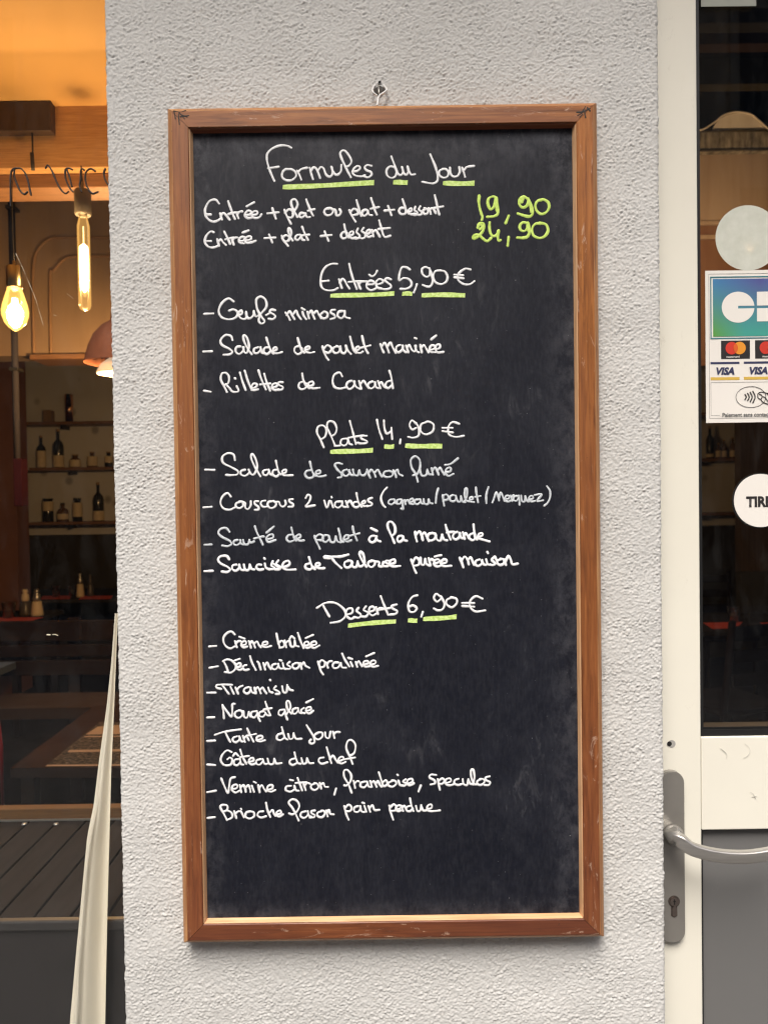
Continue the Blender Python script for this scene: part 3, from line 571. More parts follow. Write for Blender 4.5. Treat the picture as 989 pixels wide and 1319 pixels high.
line('white line reading Verrine citron, framboise, speculos', [(
 '40,195 100,185;138,98 160,150 185,202 195,150 205,100 235,88;215,175 250,165 248,142 220,150 215,180 240,198 265,185;270,145 280,195;275,165 295,145 308,170 312,192;315,160 330,145 340,165 345,192;355,150 370,192;370,122 382,128;'
 '400,145 410,195;405,170 425,145 440,170 455,190;465,180 500,168 498,145 470,152 465,182 490,192 520,180;630,150 600,155 595,180 625,192 650,180;655,150 665,180 685,185;625,108 645,112;678,95 695,140 710,182;665,130 740,125;'
 '720,135 735,180;728,150 745,130 765,135;800,135 775,145 775,168 800,180 825,160 815,135 795,132;835,130 845,170;840,148 860,130 870,155 892,158;950,170 938,212', *C11),
 ('148,162 130,115 105,70 105,35 125,32 145,60 142,95 120,120 105,120;160,95 168,135;163,112 180,95 190,98;225,98 202,105 200,125 220,132 238,115;236,98 245,125 258,130;255,95 265,128;260,110 275,95 285,112 292,128;288,110 300,95 310,115 320,128;'
  '305,45 318,85 330,125;325,105 345,90 355,110 340,125 328,122;385,95 362,105 362,122 385,128 405,112 400,95 380,92;418,92 428,118 445,120;412,58;460,85 445,98 462,110 455,122 435,122;470,112 500,100 495,82 472,90 470,112 485,120 508,108;548,120 535,155;'
  '635,60 605,58 598,75 625,90 630,108 605,115;645,85 650,110 658,145;650,95 672,80 685,95 670,112 652,110;690,108 720,98 718,80 695,85 690,108 710,120 735,115;765,82 745,90 742,110 765,118 785,112;790,85 795,112 815,118 822,85;822,88 832,110 848,112;'
  '850,115 858,70 850,28 838,35 840,75 855,110 870,115;895,85 875,95 875,112 895,118 915,102 910,85 890,82;945,68 922,75 925,90 948,102 940,118 915,118', *C12)], width=3.05)
line('white line reading Brioche fason pain perdue', [(
 '42,378 92,372;178,390 155,345 132,302 145,285 180,290 180,320 158,332;180,322 210,340 215,372 180,392;230,330 245,378;238,350 255,332 275,330;280,335 298,372;278,312 280,316;345,330 315,340 310,368 340,382 370,365 368,338 342,330;'
 '435,330 405,335 395,360 420,375 455,365;455,270 465,320 485,370;478,345 500,320 510,345 520,362;530,355 560,345 555,325 532,335 530,358 550,368 575,352;685,395 665,350 640,305 615,270 640,245 675,258 690,295 670,335 640,352 618,345;'
 '735,330 705,340 700,365 725,378 750,355 750,330;750,335 760,365 775,368;800,325 775,330 778,345 800,358 795,372 765,375;850,330 820,340 820,365 850,372 870,350 865,328 845,325;880,325 890,365;885,340 900,320 908,348 932,352', *C11),
 ('105,240 112,270 120,295 130,318;108,255 130,232 148,248 140,268 115,270;185,240 165,248 162,268 182,275 198,258 198,240;198,245 205,270 220,275;222,240 232,272;210,220 220,224;245,240 255,272;250,255 268,235 280,262 308,262;'
  '365,238 370,265 380,295 388,318;368,252 392,230 408,248 400,265 375,268;405,262 430,252 428,235 408,242 405,262 420,270 432,265;435,238 445,268;440,252 452,238 465,262;485,195 492,230 505,268;490,238 468,245 465,265 485,270 502,255;'
  '520,240 528,268 545,265 550,235;550,240 562,265 580,265;585,260 610,250 608,230 588,238 585,260 605,270 658,265', *C12)], width=3.05)
# green underlines (square ended marker bars)
def bar(pts, width, label):
    """pts in photo pixels: the two end points; built as a low rounded bar"""
    (a, b_), (c_, d_) = pts; m = MB(); n = 16; top = []; bot = []
    for i_ in range(n+1):
        t = i_/n; x = a+(c_-a)*t; y = b_+(d_-b_)*t+0.5*math.sin(t*4.4+a); hw = width/2*(1+0.07*math.sin(t*9+a)+random.uniform(-0.04, 0.04))*(0.82 if i_ == 0 else 1.0)
        top.append(W(x, y-hw, BY)); bot.append(W(x-0.4, y+hw, BY))
    out = [(p[0], p[2]) for p in top]+[(p[0], p[2]) for p in reversed(bot)]
    m.plate(out, BY-0.00045, BY+0.0002)
    o = m.build('underline', mGREEN2, panel, label=label)
for p0, p1, wd, lab in (((364.5, 241), (482, 235.8), 6.2, 'Formules'), ((506.5, 235.5), (525, 234.8), 6.2, 'du'), ((570.5, 236.5), (611, 236), 6.2, 'Jour'),
                        ((425.8, 381.5), (508, 378), 5.6, 'Entrees'), ((518, 378.6), (531, 378.3), 5.4, '5'), ((543, 380.3), (599, 380.2), 5.8, '90 of Entrees'),
                        ((425.5, 582.6), (480.5, 579.6), 6.0, 'Plats'), ((495, 575.6), (507.5, 574.8), 5.6, '4'), ((522, 573.8), (569.5, 575.3), 6.0, '90 of Plats'),
                        ((448.5, 805.5), (510, 800.2), 5.6, 'Desserts'), ((525.5, 799.6), (537.5, 799), 5.6, '6'), ((545, 798), (588, 794), 5.8, '90 of Desserts')):
    bar((p0, p1), wd, 'lime green underline beneath '+lab)
# old carved marks in the frame's upper corners
mINK = simple('dark_gouge', (0.035, 0.028, 0.022), None, 50, 0.8)
strokes('corner_gouge', '118,262 160,268 195,258;122,268 130,312;152,270 150,300 155,348;160,298 215,290;155,272 188,312;160,282 205,300', 1.5, mINK, cb, 200, 90, 4.945, Y=-0.0303, flat=0.0002, vary=0.3)
strokes('corner_gouge', '605,270 640,268 690,245;640,268 660,235;655,265 662,305;640,285 625,300;672,240 690,262;612,290 640,275', 1.8, mINK, cb, 620, 90, 4.945, Y=-0.0303, flat=0.0002, vary=0.3)

# ================================================================== HOOK
hk = thing('wall_hook', tuple(W(487, 120, -0.002)), 'small white bent wire hook in the wall above the chalkboard', 'hook')
def wp(pts, ys, ox, oy, s): 
    pa = smooth_path([(ox+a/s, oy+b_/s, y*1000) for (a, b_), y in zip(pts, ys)], 0.7)
    return [W(p[0], p[1], p[2]/1000) for p in pa]
m = MB(); m.tube(wp([(450,425),(415,400),(392,368),(402,322),(432,290)], [-0.010,-0.010,-0.009,-0.006,0.0], 440, 80, 9.89), 0.00125, 8)
m.tube(wp([(535,292),(562,330),(572,358),(530,395),(485,425),(465,470),(460,520),(450,560)], [0.0,-0.005,-0.009,-0.011,-0.012,-0.014,-0.016,-0.018], 440, 80, 9.89), 0.00145, 8)
m.build('bent_wire', mWIREW, hk)
m = MB(); m.tube(wp([(462,285),(470,330),(474,395)], [0.0,-0.006,-0.009], 440, 80, 9.89), 0.0009, 8); m.build('nail', mSTEEL, hk)
m = MB(); c_ = W(489, 117.0, -0.0015)
m.plate([(c_[0]+0.0068*math.cos(t)*(1+0.12*math.sin(3*t)), c_[2]+0.006*math.sin(t)*(1+0.1*math.cos(4*t))) for t in np.linspace(0, 2*math.pi, 18)[:-1]], -0.0022, 0.0)
m.build('wall_plug', simple('dull_plug', (0.10, 0.095, 0.085), (0.05, 0.045, 0.04), 200, 0.9), hk)
m = MB(); c_ = W(489, 106.0, -0.0015); m.disc((c_[0], -0.0022, c_[2]), 0.0021, 0.0019, 10); m.build('drill_hole', mHOLE, hk)

# ================================================================== DOOR (right)
DY = 0.05
door = thing('glazed_door', (0.6, DY, 0), 'cream painted glazed door with a steel lever handle and grey lower panel', 'door')
def X_(px, py, Y): return float(W(px, py, Y)[0])
def Z_(px, py, Y): return float(W(px, py, Y)[2])
xg = 0.4607; zr1 = Z_(950, 949, DY); zr0 = Z_(950, 1069, DY)
m = MB(); m.bbox(0.30, xg, DY, DY+0.05, 0.02, 2.6, 0.0015); m.build('stile', mCREAM, door)
m = MB(); m.bbox(xg+0.0008, 1.12, DY+0.0008, DY+0.05, zr0, zr1, 0.0015); m.build('middle_rail', mCREAM, door)
m = MB(); m.bbox(1.121, 1.22, DY, DY+0.05, 0.02, 2.6, 0.0015); m.build('stile', mCREAM, door)
m = MB(); m.bbox(xg+0.0008, 1.12, DY+0.0008, DY+0.05, 2.45, 2.6, 0.0015); m.build('top_rail', mCREAM, door)
m = MB(); m.bbox(xg+0.0008, 1.12, DY+0.0008, DY+0.05, 0.02, 0.14, 0.0015); m.build('bottom_rail', mCREAM, door)
m = MB(); m.box(xg+0.0005, xg+0.0055, DY+0.004, DY+0.03, zr1, 2.45); m.box(xg+0.0055, 1.12, DY+0.004, DY+0.03, zr1+0.0002, zr1+0.0095)
m.box(xg+0.0055, 1.12, DY+0.008, DY+0.03, zr1+0.0100, zr1+0.0125)
m.build('gasket', mGASK, door)
m = MB(); m.box(xg+0.005, 1.119, DY+0.018, DY+0.024, zr1+0.009, 2.449); m.build('glass_pane', mGLASSD, door)
m = MB(); m.box(xg+0.0045, 1.119, DY+0.012, DY+0.03, 0.14, zr0-0.001); m.build('lower_panel', mGREY, door)
m = MB(); m.box(xg+0.0002, xg+0.0042, DY+0.006, DY+0.03, 0.14, zr0-0.0005); m.box(xg+0.0045, 1.119, DY+0.006, DY+0.02, zr0-0.0028, zr0-0.0004); m.build('panel_seal', mGASK, door)
# handle
def rrect(x0, x1, z0, z1, r, n=8):
    o = []
    for cx, cz, a in ((x1-r, z1-r, 0), (x0+r, z1-r, 90), (x0+r, z0+r, 180), (x1-r, z0+r, 270)):
        for i_ in range(n+1):
            t = math.radians(a+90*i_/n); o.append((cx+r*math.cos(t), cz+r*math.sin(t)))
    return o
hy = DY-0.009
px1 = X_(881.5, 1100, hy); px0 = px1-0.037
m = MB(); zt, zb = Z_(868, 994, hy), Z_(868, 1215, hy)
m.plate(rrect(px0, px1, zb, zt, 0.0168), hy+0.001, DY-0.0004); m.plate(rrect(px0+0.0012, px1-0.0012, zb+0.0012, zt-0.0012, 0.0158), hy, hy+0.0011)
plate = m.build('handle_plate', mSTEELD, door)
m = MB()
lp = [(866,1075,hy),(866,1076,hy-0.018),(868,1077,hy-0.030),(876,1083,hy-0.040),(888,1092,hy-0.044),(905,1098,hy-0.046),(930,1102.5,hy-0.047),(960,1103.5,hy-0.047),(990,1099.5,hy-0.046),(1010,1094,hy-0.044)]
P = smooth_path([tuple(W(a, b_, y)*1000) for a, b_, y in lp], 4.0)
P = [p/1000 for p in P]; n_ = len(P)
rv = [0.0092 if i_ > 0.28*n_ else 0.0092+0.0015*(1-i_/(0.28*n_)) for i_ in range(n_)]
m.tube(P, rv, 28, sq=0.45, ry=[0.0055 if i_ > 0.3*n_ else 0.0055+0.005*(1-i_/(0.3*n_)) for i_ in range(n_)], up=(0, 1, 0.30))
m.build('lever', mSTEEL, plate)
m = MB(); c_ = W(866, 1075, hy)
b0 = len(m.v); m.lathe([(0.0155, 0), (0.0150, 0.003), (0.0125, 0.006), (0.0115, 0.007)], (0, 0, 0), 24)
m.v = [(c_[0]+x, hy-z, c_[2]+y) for x, y, z in m.v]; m.build('lever_collar', mSTEELD, plate)
kc = W(867.5, 1161, hy)
m = MB(); ko = [(kc[0]+0.0086*math.cos(t), kc[2]+0.0086*math.sin(t)) for t in np.linspace(math.radians(-60), math.radians(240), 22)]
ko += [(kc[0]-0.0046, kc[2]-0.021), (kc[0], kc[2]-0.0238), (kc[0]+0.0046, kc[2]-0.021)]
m.plate(ko, hy-0.0004, hy+0.0002); rim = m.build('cylinder_recess', simple('brown_steel', (0.16, 0.13, 0.115), None, 50, 0.5, 0.8), plate)
m = MB(); m.plate([(kc[0]+0.0064*math.cos(t), kc[2]+0.0064*math.sin(t)) for t in np.linspace(0, 2*math.pi, 21)[:-1]], hy-0.0022, hy-0.0004)
m.plate(rrect(kc[0]-0.0033, kc[0]+0.0033, kc[2]-0.0215, kc[2]-0.0066, 0.0032), hy-0.0018, hy-0.0004)
cyl = m.build('lock_cylinder', simple('worn_nickel', (0.30, 0.25, 0.22), None, 80, 0.4, 1.0), plate)
m = MB(); m.box(kc[0]-0.0007, kc[0]+0.0007, hy-0.0026, hy-0.0020, kc[2]-0.0038, kc[2]+0.0042); m.box(kc[0]-0.0018, kc[0]+0.0018, hy-0.00255, hy-0.0020, kc[2]+0.0005, kc[2]+0.0015)
m.build('keyhole', mHOLE, plate)
# old screw hole with a plastic washer
c_ = W(862, 958, DY-0.0006)
m = MB(); m.disc((c_[0]+0.003, DY-0.0004, c_[2]-0.0003), 0.0056, 0.0056, 24); m.build('washer_mark', simple('grey_washer', (0.42, 0.41, 0.38), None, 80, 0.6), door)
m = MB(); m.disc((c_[0]-0.0005, DY-0.0008, c_[2]), 0.0036, 0.0036, 16); m.build('screw_hole', mHOLE, door)

mSCUFF = simple('scuff_grey', (0.62, 0.60, 0.54), None, 50, 0.7)
strokes('scuff_mark', '745,1208 768,1226 778,1244 772,1262;870,1184 890,1202 895,1225 880,1248 862,1256', 0.6, mSCUFF, door, 740, 660, 3.972, Y=DY-0.0002, flat=0.0001, vary=0.3)
strokes('scuff_mark', '895,120 912,130 925,155;905,145 930,140', 0.7, mSCUFF, door, 740, 990, 3.972, Y=DY-0.0002, flat=0.0001, vary=0.3)
# ---- stickers on the glass
SY = DY+0.0175
def text(name, s, mt, parent, x, z, h, Y, shear=0.0, bold=0.0, sx=1.0, label=None):
    cu = bpy.data.curves.new(name, 'FONT'); cu.body = s; cu.size = 1.0; cu.shear = shear; cu.offset = bold; cu.resolution_u = 3
    ob = bpy.data.objects.new(name, cu); COL.objects.link(ob)
    dg = bpy.context.evaluated_depsgraph_get(); me = bpy.data.meshes.new_from_object(ob.evaluated_get(dg)); bpy.data.objects.remove(ob)
    k = h/0.70
    for v in me.vertices: v.co = Vector((x+v.co.x*k*sx, Y, z+v.co.y*k))
    return link(me, name, mt, parent, label=label)
mPAPER = simple('sticker_white', (0.86, 0.83, 0.77), (0.83, 0.80, 0.74), 4, 0.45)
mNAVY = simple('print_navy', (0.04, 0.045, 0.11), None, 10, 0.5); mGOLD = simple('print_gold', (0.72, 0.48, 0.09), None, 10, 0.5)
mBLK = simple('print_black', (0.025, 0.022, 0.022), None, 10, 0.5); mRED = simple('print_red', (0.68, 0.045, 0.025), None, 10, 0.5)
mORG = simple('print_orange', (0.85, 0.33, 0.03), None, 10, 0.5); mORG2 = simple('print_deep_orange', (0.75, 0.13, 0.02), None, 10, 0.5); mBLU = simple('print_blue', (0.07, 0.2, 0.45), None, 10, 0.5)
mLINE = simple('print_grey_line', (0.16, 0.16, 0.155), None, 10, 0.5); mTEAL = simple('print_teal_line', (0.05, 0.22, 0.27), None, 10, 0.5)
# blue to green print
mGRAD, nt, b = mat('print_blue_green'); tc = N(nt, 'ShaderNodeTexCoord'); sx = N(nt, 'ShaderNodeSeparateXYZ'); nt.links.new(tc.outputs['Generated'], sx.inputs[0])
top = ramp(nt, sx.outputs['X'], [(0.0, (0.06, 0.22, 0.42)), (0.45, (0.09, 0.10, 0.30)), (1.0, (0.06, 0.2, 0.42))])
bot = ramp(nt, sx.outputs['X'], [(0.0, (0.11, 0.33, 0.06)), (0.3, (0.06, 0.34, 0.28)), (1.0, (0.06, 0.34, 0.28))])
nt.links.new(mix(nt, ramp(nt, sx.outputs['Z'], [(0.05, 0.0), (0.95, 1.0)]), bot, top), b.inputs['Base Color']); b.inputs['Roughness'].default_value = 0.45
S0 = (905, 345, 6.43)
def sp(u, v, Y=SY): p = W(S0[0]+u/S0[2], S0[1]+v/S0[2], Y); return float(p[0]), float(p[2])
# the sticker hangs square on the pane: one px->metre scale, upright axes
ORX, ORZ = sp(16, 25); KX = (sp(540, 25)[0]-ORX)/(540-16); KZ = (ORZ-sp(20, 1285)[1])/(1285-25)
def q(u, v): return ORX+(u-18)*KX, ORZ-(v-25)*KZ
st = thing('payment_sticker', (*[q(400, 1285)[0]], SY, q(400, 1285)[1]), 'white card payment sticker with blue green logo panel on the door glass', 'sticker')
def rect(name, u0, v0, u1, v1, lay, mt, parent=None, thick=0.00015):
    a, b_ = q(u0, v0); c_, d_ = q(u1, v1); m = MB(); y = SY-0.0003-lay*0.00025
    m.box(a, c_, y, y+thick, d_, b_); return m.build(name, mt, parent or st)
def frame_line(name, u0, v0, u1, v1, t, lay, mt):
    m = MB(); y = SY-0.0003-lay*0.00025
    for r in ((u0, v0, u1, v0+t), (u0, v1-t, u1, v1), (u0, v0+t, u0+t, v1-t), (u1-t, v0+t, u1, v1-t)):
        a, b_ = q(r[0], r[1]); c_, d_ = q(r[2], r[3]); m.box(a, c_, y, y+0.0001, d_, b_)
    return m.build(name, mt, st)
UR = 1010
rect('paper_sheet', 18, 25, UR, 1285, 0, mPAPER, thick=0.0003)
frame_line('outer_rule', 46, 52, UR-28, 1250, 2.2, 1, mLINE)
frame_line('logo_border', 58, 75, 960, 590, 9, 2, mTEAL)
rect('logo_ground', 80, 95, 940, 570, 2, mGRAD)
yl = SY-0.0003-3*0.00025
m = MB(); a, b_ = q(287, 330); pts = [(a+135*KX*math.cos(t), b_+128*KZ*math.sin(t)) for t in np.linspace(0.08, 2*math.pi-0.08, 60)]
pts += [q(287, 341), q(287, 319)]; m.plate(pts, yl, yl+0.0001); m.build('letter_c', mPAPER, st)
for (va, vb) in ((205, 319), (341, 450)):
    m = MB(); h_ = vb-va; base = [q(443, va), q(443, vb)]; arc = [(700+h_/2*math.sin(t), (va+vb)/2+h_/2*math.cos(t)) for t in np.linspace(0, math.pi, 16)]
    m.plate([q(443, va), q(443, vb)]+[q(*p) for p in arc], yl, yl+0.0001); m.build('letter_b', mPAPER, st)
for u0, second in ((145, False), (427, True), (709, False)):
    bx = rect('card_box', u0, 605, u0+240, 757, 1, mBLK)
    for du, mt, ly in ((88, mRED, 2), (153, mBLU if second else mORG, 3)):
        m = MB(); a, b_ = q(u0+du, 668); m.disc((a, SY-0.0003-ly*0.00025, b_), 51*KX, 52*KZ, 32); m.build('disc', mt, bx)
    # lens where the two discs overlap
    m = MB(); a, b_ = q(u0+120.5, 668); hw = 51-32.5; ang = math.acos(32.5/51)
    pl = [(u0+153-51*math.cos(t), 668+51*math.sin(t)) for t in np.linspace(-ang, ang, 10)]+[(u0+88+51*math.cos(t), 668+51*math.sin(t)) for t in np.linspace(ang, -ang, 10)[1:-1]]
    m.plate([q(*p) for p in pl], SY-0.0003-4*0.00025, SY-0.0003-3.6*0.00025); m.build('disc_overlap', mORG2, bx)
    a, b_ = q(u0+40, 748); text('box_text', 'maestro' if second else 'mastercard', mPAPER, bx, a+(18*KX if second else 0), b_, 17*KZ, SY-0.0003-5*0.00025, bold=0.01, sx=1.0)
for k_, u0 in enumerate((57, 333, 609)):
    rect('blue_stripe', u0, 781, u0+240, 799, 1, mNAVY); rect('gold_stripe', u0, 907, u0+240, 931, 1, mGOLD)
    a, b_ = q(u0+38, 884); text('card_lettering', 'VISA', mNAVY, st, a, b_, 56*KZ, SY-0.0003-2*0.00025, shear=0.25, bold=0.05, sx=0.98)
frame_line('lower_rule', 58, 950, UR-45, 1224, 2.0, 1, mLINE)
rect('rule_gap', 130, 1215, 880, 1232, 1.4, mPAPER)
def arcstrokes(name, pts_list, w_, mt, lay=2.2):
    m = MB(); y = SY-0.0003-lay*0.00025
    for pts in pts_list:
        P = smooth_path(pts, 6); hw = w_/2
        xs_ = np.array([p[0] for p in P]); ys_ = np.array([p[1] for p in P]); tx = np.gradient(xs_); ty = np.gradient(ys_); L = np.hypot(tx, ty)+1e-9
        l_ = [q(xs_[i]-ty[i]/L[i]*hw, ys_[i]+tx[i]/L[i]*hw) for i in range(len(P))]; r__ = [q(xs_[i]+ty[i]/L[i]*hw, ys_[i]-tx[i]/L[i]*hw) for i in range(len(P))]
        for i in range(len(P)-1): m.quad([(l_[i][0], y, l_[i][1]), (l_[i+1][0], y, l_[i+1][1]), (r__[i+1][0], y, r__[i+1][1]), (r__[i][0], y, r__[i][1])])
        y -= 0.00004
    return m.build(name, mt, st)
arcstrokes('oval_ring', [[(390+124*math.cos(t), 1075+87*math.sin(t)) for t in np.linspace(0, 2*math.pi, 41)]], 4, mBLK)
arcstrokes('contactless_waves', [[(338+k*22, 1050-k*9), (352+k*24, 1075), (338+k*22, 1100+k*9)] for k in range(4)], 10, mBLK)
arcstrokes('hand_symbol', [[(447, 1050), (470, 1036), (520, 1045), (545, 1075)], [(445, 1050), (450, 1085), (475, 1092), (480, 1062), (455, 1052)], [(480, 1070), (505, 1080), (535, 1120)],
                           [(470, 1095), (490, 1120), (525, 1135), (560, 1160)], [(520, 1045), (560, 1060), (610, 1110)]], 7, mBLK, 2.6)
a, b_ = q(150, 1236); text('caption', 'Paiement sans contact', mLINE, st, a, b_, 32*KZ, SY-0.0003-3*0.00025, bold=0.025, sx=0.97)
# round pull sign
c_ = W(978.3, 644.7, SY); rr = 34.2*(SY+1.03)/F_PX
ti = thing('pull_sign', (c_[0], SY, c_[2]), 'round white sign reading TIREZ on the door glass', 'sign')
m = MB(); m.lathe([(rr+0.0018, 0.0), (rr+0.0018, 0.0008)], n=56); m.v = [(c_[0]-0.0008+x, SY-z, c_[2]+y) for x, y, z in m.v]; m.build('rim', mGASK, ti)
m = MB(); m.lathe([(rr, 0.0), (rr, 0.0016)], n=56); m.v = [(c_[0]+x, SY-z, c_[2]+y) for x, y, z in m.v]; m.build('disc', mPAPER, ti)
p_ = W(960, 652.5, SY); text('lettering', 'TIREZ', mBLK, ti, p_[0], p_[2], 12.6*(SY+1.03)/F_PX, SY-0.0020, bold=0.045, sx=0.92)
# frosted disc and pale label
mFROST, nt, b = mat('frosted_film'); b.inputs['Base Color'].default_value = (0.50, 0.53, 0.46, 1); b.inputs['Roughness'].default_value = 0.35
nn = noise(nt, 60, 3, 0.6); nt.links.new(ramp(nt, nn, [(0.3, (0.60, 0.62, 0.53)), (0.72, (0.70, 0.715, 0.63)), ]), b.inputs['Base Color']); b.inputs['Alpha'].default_value = 0.955
c_ = W(962.5, 306.5, SY); rr = 41.5*(SY+1.03)/F_PX
m = MB(); m.lathe([(rr, 0.0), (rr, 0.0004)], n=64); m.v = [(c_[0]+x, SY-z, c_[2]+y) for x, y, z in m.v]
m.build('round_sticker', mFROST, None, label='plain round translucent grey green sticker above the payment sticker', cat='sticker')
m = MB(); a = W(902, -20, SY); b_ = W(973, 8, SY); m.box(a[0], b_[0], SY-0.0006, SY-0.0002, b_[2], a[2])
m.build('paper_label', simple('pale_label', (0.42, 0.44, 0.38), None, 8, 0.6), None, label='pale grey rectangular label at the very top of the door glass', cat='sticker')

# ================================================================== SHOP WINDOW (left)
GY = 0.055
win = thing('shop_window', (-1.5, GY, 0.3), 'large shop window pane left of the stucco pillar with dark wire script lettering', 'window')
m = MB(); m.box(-3.2, -0.30, GY, GY+0.006, 0.4, 3.19); m.build('glass_pane', mGLASS, win)
m = MB(); m.box(-3.2, -0.30, 0.0, 0.11, 0.0, 0.40); m.build('sill', mGREY, win)
mSCR = simple('black_script', (0.02, 0.015, 0.012), None, 60, 0.5)
for sp_ in ('205,260 180,150 150,95 120,85 85,95 72,145 72,330;95,95 100,150 130,225 160,255 182,240', '300,85 315,65 340,100 370,170 400,225 430,250 450,238',
            '475,95 455,85 430,95 430,150 455,210 480,240;440,95 458,150 472,205', '552,98 540,88 528,105 528,160 522,200 535,240', '625,105 595,88 565,110 560,160 575,215 605,250 642,240', '690,88 680,120 690,165 715,200'):
    strokes('script_letter', sp_, 2.5, mSCR, win, 0, 200, 5.07, Y=GY-0.0005, flat=0.0015, vary=0.12)

mSCRATCH = simple('glass_scratch', (0.75, 0.68, 0.5), None, 50, 0.5)
strokes('glass_scratch', '105,640 150,735 190,830 235,940 262,1035;440,905 480,935;352,1042 372,1050;262,1030 285,1110', 0.45, mSCRATCH, win, 0, 200, 5.07, Y=GY-0.0004, flat=0.0001, vary=0.4)
strokes('glass_scratch', '375,788 403,790;422,788 440,786 462,794', 1.3, mSCRATCH, win, 0, 690, 6.18, Y=GY-0.0004, flat=0.0002, vary=0.3)
# curtain just inside the glass
rows = []
Lc = [(790, 148), (850, 143.5), (910, 137), (985, 126), (1040, 119), (1080, 110), (1150, 103), (1220, 96), (1319, 87), (1420, 80)]
Rc = [(790, 152), (900, 147.5), (990, 143), (1100, 140), (1200, 137.5), (1319, 134.5), (1420, 132)]
li = lambda t, y: float(np.interp(y, [a for a, _ in t], [b for _, b in t]))
m = MB(); nr, nc = 60, 28
for i_ in range(nr+1):
    y = 790+(1420-790)*i_/nr
    xl, xr = li(Lc, y), li(Rc, y)
    pl_, pr_ = W(xl, y, 0.10), W(xr, y, 0.10)
    for k in range(nc+1):
        t = k/nc; amp = 0.012*min(1, (xr-xl)/40)
        x = pl_[0]*(1-t)+pr_[0]*t; fold = 0.8*math.cos(t*math.pi*2.3+0.25*math.sin(y*0.012))-1.1*math.exp(-((t-0.33-0.03*math.sin(y*0.02))/0.045)**2)*min(1.0, max(0.0, (y-1000)/80))
        m.v.append((x, 0.10+amp*fold+0.02*(0.5-t)*amp*10, pl_[2]*(1-t)+pr_[2]*t))
for i_ in range(nr):
    for k in range(nc):
        a = i_*(nc+1)+k; m.f.append((a, a+1, a+nc+2, a+nc+1)); m.smooth.append(True)
mCUR = simple('linen_curtain', (0.88, 0.80, 0.66), (0.84, 0.76, 0.62), 25, 0.9, stretch=(3, 1, 0.4), bmp=0.5, bs_=0.001)
cur = m.build('curtain', mCUR, None, label='long cream linen curtain gathered behind the glass beside the pillar', cat='curtain')

# ================================================================== THE ROOM BEHIND THE GLASS
BWY = 6.0
m = MB(); m.box(-5, 4, 0.5, BWY+0.3, -0.1, 0.0); m.build('room_floor', simple('dark_floor', (0.014, 0.010, 0.008), (0.008, 0.006, 0.005), 6, 0.8, spec=0.0), kind='structure')
# grey wallpaper with small dark sprigs
mGREYW, nt, b = mat('grey_wallpaper'); vo = N(nt, 'ShaderNodeTexVoronoi'); vo.inputs['Scale'].default_value = 5.0
tc = N(nt, 'ShaderNodeTexCoord'); mp = N(nt, 'ShaderNodeMapping'); mp.inputs['Scale'].default_value = (1, 0.001, 0.9); nt.links.new(tc.outputs['Object'], mp.inputs[0]); nt.links.new(mp.outputs[0], vo.inputs['Vector'])
cc = mix(nt, ramp(nt, vo.outputs['Distance'], [(0.10, 0.8), (0.24, 0.0)]), (0.66, 0.64, 0.62), (0.26, 0.24, 0.22))
nt.links.new(cc, b.inputs['Base Color']); b.inputs['Roughness'].default_value = 0.8
m = MB(); m.box(-5, 4, BWY, BWY+0.1, 1.25, 5.2); m.build('back_wall', mGREYW, kind='structure')
m = MB(); m.box(-5, 4, BWY-0.03, BWY+0.1, 0.0, 1.25); m.build('wainscot', simple('olive_wainscot', (0.05, 0.042, 0.026), (0.04, 0.034, 0.02), 4, 0.8, spec=0.0), kind='structure')
m = MB(); m.box(-5.1, -5, 0.16, BWY, 0, 5.2); m.box(4, 4.1, 0.16, BWY, 0, 5.2); m.build('side_walls', simple('brown_side_wall', (0.10, 0.06, 0.04), None, 3, 0.8), kind='structure')
m = MB(); m.box(-5, 4, 1.5, BWY, 5.2, 5.3); m.box(-5, 4, 1.4, 1.5, 3.36, 5.3); m.build('room_ceiling', simple('dark_ceiling', (0.05, 0.04, 0.03), None, 3, 0.8), kind='structure')
# low lamp-lit wooden ceiling over the window side, with its beam
zc = Z_(60, 137, 1.25)
mCEIL = simple('ochre_ceiling', (0.80, 0.49, 0.17), (0.74, 0.44, 0.15), 1.5, 0.7, stretch=(1, 6, 1))
m = MB(); m.box(-3.3, 0.05, 0.17, 1.25, zc, zc+0.05); m.build('window_ceiling', mCEIL, kind='structure')
m = MB(); m.box(0.05, 2.7, 0.17, 1.5, 3.3, 3.35); m.build('door_ceiling', simple('black_ceiling', (0.008, 0.007, 0.007), None, 3, 0.9, spec=0.05), kind='structure')
zb1 = Z_(60, 217, 1.25); zb2 = Z_(60, 241, 1.28)
bm_ = thing('wooden_beam', (-1.5, 1.25, zb2), 'pale pine beam across the room behind the wire lettering', 'beam')
m = MB(); m.bbox(-3.3, 0.05, 1.25, 1.40, zb1, zc+0.05, 0.004); m.build('beam_face', mPINE, bm_)
m = MB(); m.bbox(-3.3, 0.05, 1.285, 1.39, zb2, zb1-0.001, 0.003); m.build('lower_board', mMIDWOOD, bm_)
